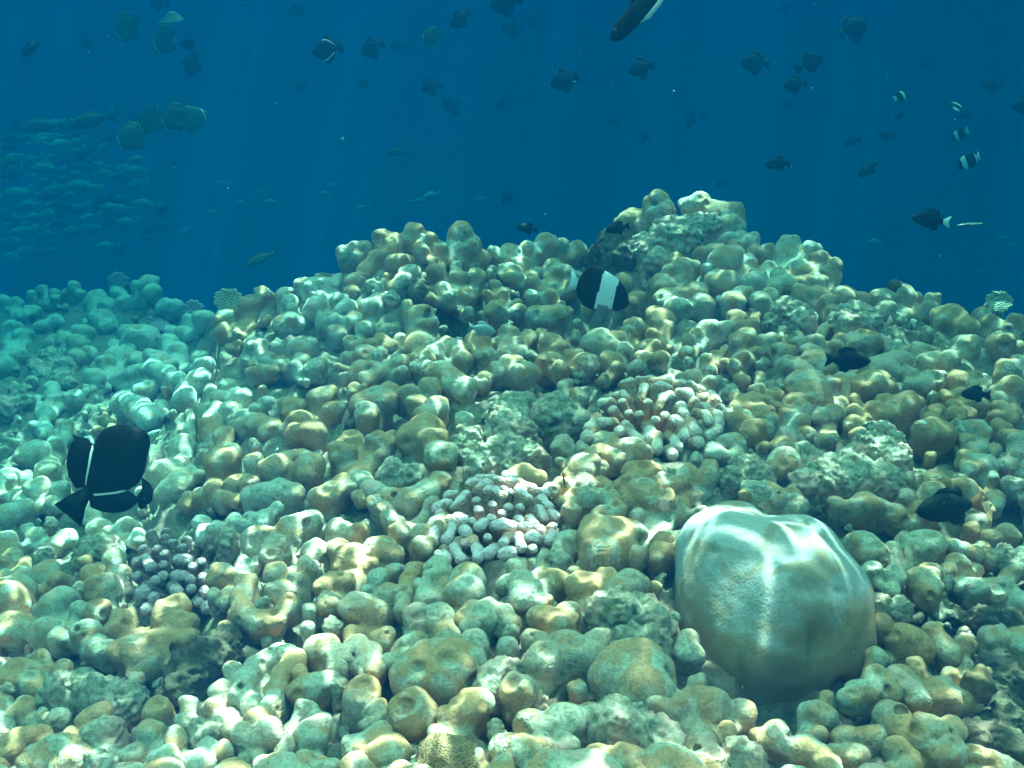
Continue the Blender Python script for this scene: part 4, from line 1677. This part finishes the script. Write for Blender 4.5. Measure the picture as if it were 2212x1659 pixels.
# oval dark damsel
DAM = [(0.5, 0.0, -0.03), (0.42, 0.10, -0.11), (0.28, 0.20, -0.20), (0.05, 0.255, -0.25), (-0.15, 0.22, -0.22), (-0.32, 0.12, -0.13), (-0.44, 0.06, -0.065)]
dam_fins = [([(-0.42, 0.055), (-0.54, 0.13), (-0.66, 0.19), (-0.60, 0.0), (-0.66, -0.19), (-0.54, -0.13), (-0.42, -0.055)], 1, 0.015),
            ([(0.2, 0.21), (0.05, 0.32), (-0.15, 0.33), (-0.32, 0.26), (-0.30, 0.12), (0.0, 0.2)], 0, 0.015),
            ([(0.0, -0.22), (-0.12, -0.32), (-0.28, -0.28), (-0.32, -0.13), (-0.1, -0.18)], 0, 0.015),
            ([(0.24, -0.04), (0.12, 0.02), (0.06, -0.06), (0.16, -0.10)], 0, 0.12)]
ME_DAM = fish_mesh('damselfish', DAM, 0.12, dam_fins, [F_BLACK, F_BLACK], solid)
ME_DAMW = fish_mesh('damselfish', DAM, 0.12, dam_fins, [F_BLACK, F_WHITE], solid)
ME_ORT = fish_mesh('surgeonfish', DAM, 0.12, dam_fins, [F_DARK, F_ORANGE], solid)
ME_YEL = fish_mesh('surgeonfish', DAM, 0.12, dam_fins[:2] + [(dam_fins[2][0], 1, 0.015), dam_fins[3]], [F_DARK, F_DARK], solid)
ME_STRI = fish_mesh('striped_fish', DAM, 0.13, dam_fins, [F_STRIPE, F_STRIPE], solid)
SLIM = [(0.5, 0.0, -0.01), (0.42, 0.035, -0.04), (0.2, 0.06, -0.06), (-0.1, 0.06, -0.06), (-0.35, 0.04, -0.04), (-0.45, 0.03, -0.03)]
ME_SLIM = fish_mesh('slender_wrasse', SLIM, 0.045, [([(-0.43, 0.03), (-0.56, 0.06), (-0.54, -0.06), (-0.43, -0.03)], 0, 0.01),
                    ([(0.47, 0.012), (0.1, 0.072), (-0.4, 0.046), (-0.4, 0.034), (0.1, 0.058), (0.47, 0.0)], 1, 0.02)], [F_OLIVE, F_WHITE], lambda x, z: 1 if 0.0 < z < 0.03 else 0)
ME_SLIMB = fish_mesh('slender_wrasse', SLIM, 0.045, [([(-0.43, 0.03), (-0.56, 0.06), (-0.54, -0.06), (-0.43, -0.03)], 0, 0.01)], [F_BLACK], solid)
PAR = [(0.5, 0.0, -0.03), (0.4, 0.10, -0.11), (0.2, 0.17, -0.17), (-0.1, 0.15, -0.15), (-0.35, 0.08, -0.08), (-0.45, 0.06, -0.06)]
ME_PAR = fish_mesh('parrotfish', PAR, 0.10, [([(-0.43, 0.055), (-0.58, 0.12), (-0.58, -0.12), (-0.43, -0.055)], 0, 0.015), ([(0.25, 0.16), (0.2, 0.21), (-0.3, 0.15), (-0.3, 0.09)], 0, 0.012)], [F_OLIVE], solid)


def eye_mesh():
    v, f = [], []
    n, m = 10, 6
    for i in range(m + 1):
        for j in range(n):
            a, b = math.pi * i / m, 2 * math.pi * j / n
            v.append((0.028 * math.sin(a) * math.cos(b), 0.012 * math.cos(a), 0.028 * math.sin(a) * math.sin(b)))
    for i in range(m):
        for j in range(n):
            f.append((i * n + j, i * n + (j + 1) % n, (i + 1) * n + (j + 1) % n, (i + 1) * n + j))
    me = bpy.data.meshes.new('eye')
    me.from_pydata(v, [], f)
    me.validate()
    me.materials.append(F_EYE)
    me.polygons.foreach_set('use_smooth', [True] * len(me.polygons))
    return me


ME_EYE = eye_mesh()


def put_fish(name, me, x, y, length_px, ang, depth, label, cat='fish', group=None, yaw=0.0, dorsal_up=1, eye=None, span=1.05, roll=0.0):
    """ang: where the nose points in the picture (0 right, 90 up); yaw: turned away from the viewer."""
    a, w = R(ang), R(yaw)
    inpl = RGT * math.cos(a) + UPV * math.sin(a)
    nose = inpl * math.cos(w) + FWD * math.sin(w)
    perp = -RGT * math.sin(a) + UPV * math.cos(a)
    if perp @ UPV < 0:
        perp = -perp
    perp = perp * dorsal_up
    lat = np.cross(perp, nose)
    if roll:
        perp = perp * math.cos(R(roll)) + lat * math.sin(R(roll))
        lat = np.cross(perp, nose)
    s = length_px * pxm(depth) / span
    M = Matrix(((nose[0], lat[0], perp[0]), (nose[1], lat[1], perp[1]), (nose[2], lat[2], perp[2])))
    o = link(name, me)
    o.matrix_world = Matrix.Translation(Vector(at(x, y, depth))) @ M.to_4x4() @ Matrix.Diagonal((s, s, s, 1))
    if label in used_labels and not group:
        print('LABEL TWICE', label)
    used_labels[label] = 1
    tag(o, label, cat, group)
    if eye:
        for sg in (1, -1):
            e = link('eye', ME_EYE, (eye[0], sg * eye[1], eye[2]), o)
    return o


put_fish('black_triggerfish', ME_BIG, 253, 997, 168, 47, 1.5, 'large black fish with white lines at its fin bases, over the near corals', yaw=6, span=1.0, eye=(0.40, 0.075, 0.12))
put_fish('banded_butterflyfish', ME_BUT, 1300, 627, 140, -12, 2.05, 'black-and-white banded fish with a pale tail in front of the mound', span=1.2, eye=(0.42, 0.045, -0.10))
put_fish('surgeonfish', ME_DAM, 1838, 778, 100, -2, 1.95, 'plain black fish hovering over the brown knobs below the twin boulders', span=1.16, eye=(0.38, 0.075, 0.03))
put_fish('surgeonfish', ME_ORT, 2042, 1096, 150, 188, 1.62, 'dark fish with an orange tail in the shade near the ragged sponge', span=1.16, eye=(0.38, 0.075, 0.03))
put_fish('surgeonfish', ME_YEL, 2104, 851, 66, 178, 1.95, 'faint dark fish low among the tan knobs above the orange-tailed fish', span=1.16)
put_fish('damselfish', ME_DAM, 1331, 493, 54, 190, 2.75, 'small black fish against the shoulder of the tall mound', span=1.16, eye=(0.38, 0.075, 0.03))
put_fish('damselfish', ME_DAM, 1136, 493, 48, 172, 3.0, 'small dark fish in open water above the dip between the mounds', span=1.16)
put_fish('damselfish', ME_DAMW, 2006, 474, 84, 172, 3.0, 'black fish with a white forked tail above the skyline knobs', span=1.16, eye=(0.38, 0.075, 0.03))
put_fish('slender_wrasse', ME_SLIM, 2096, 485, 62, 184, 2.8, 'slender pale-lined fish following the white-tailed black fish', span=1.06)
put_fish('striped_fish', ME_STRI, 1045, 712, 62, -12, 2.35, 'small grey fish with fine stripes in the dark hollow of the mound', span=1.16)
put_fish('slender_wrasse', ME_SLIMB, 1218, 1036, 34, 100, 1.6, 'tiny slim dark fish upright beside the lilac ridged coral', span=1.06)
put_fish('parrotfish', ME_PAR, 560, 561, 66, 205, 4.6, 'green fish slanting down above the flank of the rounded mound', span=1.08)
put_fish('pale_damselfish', ME_SCH, 322, 948, 70, 40, 2.0, 'faint pale grey fish close behind the large black fish', span=1.16)

ME_DIVE = fish_mesh('diving_fish', [(0.5, 0.01, -0.04), (0.45, 0.065, -0.085), (0.32, 0.105, -0.115), (0.0, 0.115, -0.13), (-0.3, 0.08, -0.085), (-0.45, 0.04, -0.045)], 0.055,
                    [([(0.12, 0.10), (-0.05, 0.16), (-0.30, 0.12), (-0.38, 0.05), (-0.1, 0.09)], 0, 0.012),
                     ([(0.14, -0.115), (0.0, -0.165), (-0.20, -0.155), (-0.46, -0.075), (-0.46, -0.040), (-0.20, -0.095), (0.0, -0.115)], 1, 0.045)], [F_BLACK, F_WHITE], solid, 16, 30)


def bent(me, b):
    m2 = me.copy()
    co = np.zeros(len(m2.vertices) * 3, np.float32)
    m2.vertices.foreach_get('co', co)
    co = co.reshape(-1, 3)
    t = np.clip(0.2 - co[:, 0], 0, None)
    co[:, 1] += b * t * t
    m2.vertices.foreach_set('co', co.ravel())
    m2.update()
    return m2


BENT = {}
for _m in (ME_TRIG, ME_ROUND, ME_DAM, ME_SCH, ME_SCHDK):
    BENT[id(_m)] = [_m] + [bent(_m, b) for b in (-0.55, -0.25, 0.3, 0.6)]

# the dark fish of the open water: x, y, length px, nose angle, depth, yaw, model, where
T_, H_, R_, D_ = ME_TRIG, ME_HUM, ME_ROUND, ME_DAM
OPEN = [
    (68, 108, 78, 130, 5.2, 40, T_, 'dark fish with blue-edged fins alone in the upper corner by the round fish'),
    (275, 62, 74, 215, 5.4, 10, R_, 'hazy round fish highest of the round pale-cheeked group'),
    (370, 44, 62, 95, 5.8, 30, R_, 'hazy round fish turned upward just above the white-cheeked one'),
    (357, 90, 72, 210, 4.8, 10, R_, 'round fish with a bright white cheek under the upturned one'),
    (413, 146, 56, 250, 6.2, 30, T_, 'blurred dark round fish lowest of the upper round group'),
    (406, 95, 46, 280, 6.0, 55, T_, 'narrow dark fish seen end-on beside the white-cheeked round fish'),
    (280, 297, 74, 200, 4.6, 8, R_, 'round fish lowest in the row of three over the school'),
    (325, 261, 74, 205, 4.6, 8, R_, 'round fish in the middle of the row over the school'),
    (376, 255, 72, 205, 4.7, 8, R_, 'round fish behind the middle one in the row over the school'),
    (418, 256, 72, 25, 4.6, 8, R_, 'round fish with a lit back at the end of the row over the school'),
    (192, 262, 104, 192, 5.4, 5, ME_SCHDK, 'long dark fish with a pinkish snout above the silvery school'),
    (85, 272, 90, 186, 5.8, 5, ME_SCHDK, 'long dark fish leading above the silvery school'),
    (702, 108, 66, 186, 3.4, 15, ME_TRIGLINE, 'black fish with two white lines near its tail, high over the rounded mound'),
    (799, 106, 58, 200, 4.2, 25, T_, 'dark fish close behind the white-lined black fish'),
    (856, 100, 36, 190, 7.6, 20, T_, 'faint dark fish trailing the pair with the white lines'),
    (930, 79, 46, 185, 5.0, 10, R_, 'greenish fish with a pale face line behind the trailing dark fish'),
    (991, 45, 52, 215, 4.2, 15, T_, 'dark fish tilted nose-down between the greenish fish and the cut-off one'),
    (1088, 8, 76, 185, 5.0, 10, T_, 'dark fish cut by the upper edge of the view near the tilted one'),
    (1104, 60, 52, 180, 7.4, 15, T_, 'faint dark fish just below the cut-off one'),
    (1150, 34, 40, 100, 7.8, 40, T_, 'faint narrow dark fish beside the cut-off one'),
    (1380, 148, 58, 190, 3.9, 18, T_, 'dark fish with a raised spiky fin below the striped diving fish'),
    (1214, 175, 66, 195, 3.9, 15, T_, 'dark fish level and broad, below and ahead of the spiky-finned one'),
    (926, 187, 46, 190, 5.6, 15, T_, 'dark fish with a blue tail in mid-water over the rounded mound crest'),
    (784, 180, 30, 190, 6.4, 40, T_, 'small dark fish beneath the pair with the white lines'),
    (968, 225, 40, 240, 6.8, 50, T_, 'thin dark fish slanting down below the blue-tailed one'),
    (981, 242, 34, 250, 7.4, 50, T_, 'thin faint dark fish just under the slanting one'),
    (1080, 230, 30, 190, 7.8, 20, T_, 'tiny faint dark fish in the blue midway below the faint ones'),
    (1093, 430, 36, 230, 8.0, 30, T_, 'faint dark smudge-like fish above the small dark one over the dip'),
    (649, 188, 38, 180, 7.4, 10, T_, 'faint dark fish below and behind the white-lined black fish'),
    (648, 20, 42, 20, 8.2, 20, T_, 'very faint dark fish near the top over the white-lined black fish'),
    (525, 8, 30, 100, 6.2, 50, T_, 'dark tail-like sliver of a fish at the upper edge'),
    (340, 4, 44, 170, 6.8, 20, T_, 'dark fish barely in view at the upper edge over the round group'),
    (1395, 291, 34, 60, 6.6, 35, T_, 'small faint dark fish over the notch before the tall mound'),
    (1326, 262, 28, 30, 7.6, 30, T_, 'tiny faint dark fish beside the small one over the notch'),
    (1490, 264, 34, 250, 7.2, 40, T_, 'faint dark fish high above the tall mound peak'),
    (1520, 250, 26, 220, 8.0, 40, T_, 'fainter dark fish next to the one above the tall mound peak'),
    (1626, 135, 64, 175, 4.2, 12, T_, 'dark fish with fins spread, first of the trio over the tall mound'),
    (1757, 130, 58, 25, 4.8, 15, T_, 'dark fish facing the open blue, hindmost of the trio over the tall mound'),
    (1847, 60, 76, 28, 4.8, 12, T_, 'dark fish climbing nose-up above the trio'),
    (1713, 184, 50, 178, 4.6, 15, T_, 'dark fish lowest of the trio over the tall mound'),
    (1946, 208, 40, 30, 4.6, 20, H_, 'small white-striped fish highest of the striped ones by the drop-off'),
    (2066, 230, 48, 60, 4.2, 50, H_, 'white-striped fish seen nearly end-on by the drop-off'),
    (2072, 291, 40, 200, 4.8, 20, H_, 'faint white-striped fish between the end-on one and the lowest one'),
    (2090, 349, 52, 200, 3.7, 15, H_, 'white-striped dark fish lowest of the striped ones by the drop-off'),
    (1678, 353, 58, 186, 3.6, 5, D_, 'dark oval fish level above the low shoulder of the tall mound'),
    (1875, 366, 54, 218, 3.9, 5, D_, 'slim dark fish slanting nose-down over the skyline knobs'),
    (1838, 308, 34, 195, 6.2, 10, D_, 'small faint dark fish above the slanting slim one'),
    (1911, 293, 36, 170, 6.6, 20, T_, 'faint dark fish beside the small one above the slanting slim one'),
    (1944, 250, 30, 150, 6.9, 40, T_, 'faint dark fish beneath the highest striped one'),
    (2140, 185, 44, 180, 7.4, 10, T_, 'very faint dark fish above the end-on striped one'),
    (2206, 228, 50, 180, 5.0, 20, T_, 'dark fish half out of view at the side edge'),
    (2085, 250, 26, 190, 8.2, 10, T_, 'tiny faint fish among the striped ones by the drop-off'),
    (1700, 232, 26, 220, 8.0, 30, T_, 'tiny faint fish under the lowest of the trio'),
    (1555, 398, 22, 200, 7.6, 30, T_, 'tiny dark speck of a fish just over the tall mound peak'),
    (740, 300, 22, 100, 5.6, 50, ME_SCH, 'tiny pale upright fish in open water over the rounded mound'),
    (860, 330, 50, 175, 6.9, 5, ME_SCHDK, 'very faint long fish in the blue over the rounded mound'),
    (185, 95, 34, 250, 7.8, 40, T_, 'faint dark fish between the corner fish and the hazy round one'),
    (1690, 20, 30, 200, 8.2, 20, T_, 'tiny faint fish high between the diving fish and the climbing one'),
    (2000, 140, 24, 200, 8.2, 30, T_, 'tiny faint fish above the highest striped one'),
]
for (x, y, L, a, d, yw, me, lab) in OPEN:
    nm = {id(T_): 'dark_fish', id(H_): 'striped_damsel', id(R_): 'round_butterflyfish', id(D_): 'damselfish'}.get(id(me), 'open_water_fish')
    put_fish(nm, random.choice(BENT.get(id(me), [me])), x, y, L, a, d * 1.25, lab, 'fish', 'fish swimming in the open water', yaw=yw, span=1.22 if me is T_ or me is H_ else 1.1)
put_fish('diving_fish', ME_DIVE, 1383, 18, 178, 226, 2.6, 'long black fish diving nose-down with a bright white streak, at the upper edge', 'fish', None, yaw=8, span=1.0, eye=(0.40, 0.055, 0.03))

# the pale school over the far slope
SCHOOL = [(30, 340), (142, 328), (95, 300), (25, 300), (60, 350), (100, 365), (180, 345), (20, 375), (70, 385), (130, 390), (215, 360), (245, 385), (292, 374), (180, 400),
          (35, 415), (95, 420), (150, 425), (210, 410), (250, 455), (215, 445), (265, 440), (160, 455), (110, 450), (55, 450), (20, 470), (75, 475), (130, 480), (190, 470),
          (45, 500), (100, 510), (30, 526), (65, 541), (150, 500), (200, 500), (255, 538), (335, 495), (460, 457), (720, 402), (480, 396), (560, 412), (120, 270), (40, 265),
          (10, 320), (160, 305), (300, 400), (310, 440), (400, 500), (30, 560), (5, 430), (5, 500), (115, 545), (700, 420), (450, 420), (520, 440), (930, 420), (1040, 430),
          (905, 436), (780, 448), (1890, 520), (1850, 535), (2165, 515), (2180, 535), (2110, 590), (2145, 560), (585, 440), (350, 450)]
SCHOOL += [(random.uniform(0, 300) ** 1.0, random.uniform(275, 545)) for _ in range(46)]
for k, (x, y) in enumerate(SCHOOL):
    far = x > 430
    L = random.uniform(42, 74) if not far else random.uniform(30, 50)
    if (x, y) in ((142, 328), (30, 526), (65, 541), (255, 538), (250, 455)):
        L = 78
    d = random.uniform(9.8, 13.2) if not far else random.uniform(10.0, 13.2)
    a = random.choice((180, 180, 190, 10)) + random.uniform(-16, 16)
    zone = ('drifting singly away from the dense school' if far and x < 1200 else 'far out by the drop-off' if far else
            'in the upper layer of the dense school' if y < 380 else 'in the middle of the dense school' if y < 470 else 'in the lowest layer of the dense school')
    put_fish('schooling_fish', random.choice(BENT[id(ME_SCH if random.random() < 0.78 else ME_SCHDK)]), x, y + random.uniform(-4, 4), L, a, d, 'hazy pale schooling fish ' + zone, 'fish', 'pale fish ' + zone,
             yaw=random.uniform(-35, 35), span=1.16)


# ------------------------------------------------------------------ drifting specks
def specks():
    V, Fc = [], []
    for k in range(90):
        x, y = random.uniform(0, 2212), random.uniform(0, 1500)
        dm = depth_at(x, y) if y > crest_at(x) else 4.0
        d = random.uniform(0.8, max(0.9, dm - 0.25))
        c = at(x, y, d)
        s = random.uniform(0.0004, 0.0010) * (0.5 + d * 0.4)
        b = len(V)
        for o in ((s, 0, 0), (-s, 0, 0), (0, s, 0), (0, -s, 0), (0, 0, s), (0, 0, -s)):
            V.append(c + np.array(o))
        for f in ((0, 2, 4), (2, 1, 4), (1, 3, 4), (3, 0, 4), (2, 0, 5), (1, 2, 5), (3, 1, 5), (0, 3, 5)):
            Fc.append([b + i for i in f])
    me = mesh_from('drifting_specks', np.array(V), np.array(Fc), flat_mat('speck', (0.7, 0.7, 0.65), 0.8))
    tag(link('drifting_specks', me), 'tiny pale specks drifting in the water', None, None, 'stuff')


specks()


# ------------------------------------------------------------------ the painted-caustic water surface as an added unseen sheet, sun lines painted into it
def caustic_sheet():
    z = CAMZ + 1.72
    nx = 2
    V = [(-9, -7, z), (9, -7, z), (9, 4.0, z), (-9, 4.0, z)]
    me = bpy.data.meshes.new('caustic_sheet')
    me.from_pydata(V, [], [(0, 1, 2, 3)])
    m = bpy.data.materials.new('painted-caustic water')
    m.use_nodes = True
    nt = m.node_tree
    nt.nodes.clear()
    out = N(nt, 'OutputMaterial')
    tb = N(nt, 'BsdfTransparent')
    ge = N(nt, 'NewGeometry')
    p = ge.outputs['Position']
    nz = N(nt, 'TexNoise')
    nz.inputs['Scale'].default_value = 4.0
    nz.inputs['Detail'].default_value = 2
    nt.links.new(p, nz.inputs['Vector'])
    sc = N(nt, 'VectorMath', operation='MULTIPLY_ADD')
    nt.links.new(nz.outputs['Color'], sc.inputs[0])
    sc.inputs[1].default_value = (0.10, 0.10, 0.0)
    nt.links.new(p, sc.inputs[2])
    v = sc.outputs[0]
    e1 = rng_node(nt, voro(nt, v, 6.4, 'DISTANCE_TO_EDGE'), 0.0, 0.17, 1.0, 0.0)
    e2 = rng_node(nt, voro(nt, v, 10.5, 'DISTANCE_TO_EDGE'), 0.0, 0.17, 1.0, 0.0)
    l1 = mth(nt, 'ADD', mth(nt, 'MULTIPLY', mth(nt, 'POWER', e1, 14.0), 14.0), mth(nt, 'MULTIPLY', mth(nt, 'POWER', e1, 2.4), 0.42))
    l2 = mth(nt, 'ADD', mth(nt, 'MULTIPLY', mth(nt, 'POWER', e2, 8.0), 12.0), mth(nt, 'MULTIPLY', mth(nt, 'POWER', e2, 1.5), 0.35))
    patch = rng_node(nt, noise(nt, p, 3.3, 2, 0.5), 0.44, 0.66)
    pat2 = rng_node(nt, noise(nt, p, 5.1, 2, 0.5), 0.42, 0.60)
    s = mth(nt, 'ADD', mth(nt, 'MULTIPLY', l1, mth(nt, 'ADD', mth(nt, 'MULTIPLY', patch, 0.88), 0.12)), mth(nt, 'MULTIPLY', l2, pat2))
    s = mth(nt, 'ADD', s, 0.13)
    sx = N(nt, 'SeparateXYZ')
    nt.links.new(p, sx.inputs[0])
    side_dim = mth(nt, 'COSINE', mth(nt, 'ADD', mth(nt, 'MULTIPLY', sx.outputs['X'], 1.0), 1.05))
    s = mth(nt, 'MULTIPLY', s, mth(nt, 'ADD', mth(nt, 'MULTIPLY', side_dim, 0.34), 0.92))  # added falloff: sheet lets less light through towards the right
    cb = N(nt, 'CombineXYZ')
    for i in range(3):
        nt.links.new(s, cb.inputs[i])
    nt.links.new(cb.outputs[0], tb.inputs[0])
    nt.links.new(tb.outputs[0], out.inputs[0])
    me.materials.append(m)
    tag(link('caustic_sheet', me), 'painted-caustic water surface, an added unseen sheet casting light lines', None, None, 'structure')


caustic_sheet()


# ------------------------------------------------------------------ the water itself
def haze():
    x0, x1, y0, y1, z0, z1 = -10, 10, -5, 14.5, -3.6, CAMZ + 1.6
    V = [(x, y, z) for z in (z0, z1) for y in (y0, y1) for x in (x0, x1)]
    Fc = [(0, 2, 3, 1), (4, 5, 7, 6), (0, 1, 5, 4), (2, 6, 7, 3), (0, 4, 6, 2), (1, 3, 7, 5)]
    me = bpy.data.meshes.new('haze')
    me.from_pydata(V, [], Fc)
    m = bpy.data.materials.new('blue water')
    m.use_nodes = True
    nt = m.node_tree
    nt.nodes.clear()
    out = N(nt, 'OutputMaterial')
    pv = N(nt, 'VolumePrincipled')
    pv.inputs['Color'].default_value = (0.0, 0.037, 0.112, 1)
    pv.inputs['Absorption Color'].default_value = (0, 0.519, 0.582, 1)
    pv.inputs['Density'].default_value = 0.50
    pv.inputs['Anisotropy'].default_value = -0.25
    nt.links.new(pv.outputs[0], out.inputs['Volume'])
    m.cycles.homogeneous_volume = True
    me.materials.append(m)
    tag(link('haze', me), 'blue-green sea water', None, None, 'stuff')


haze()
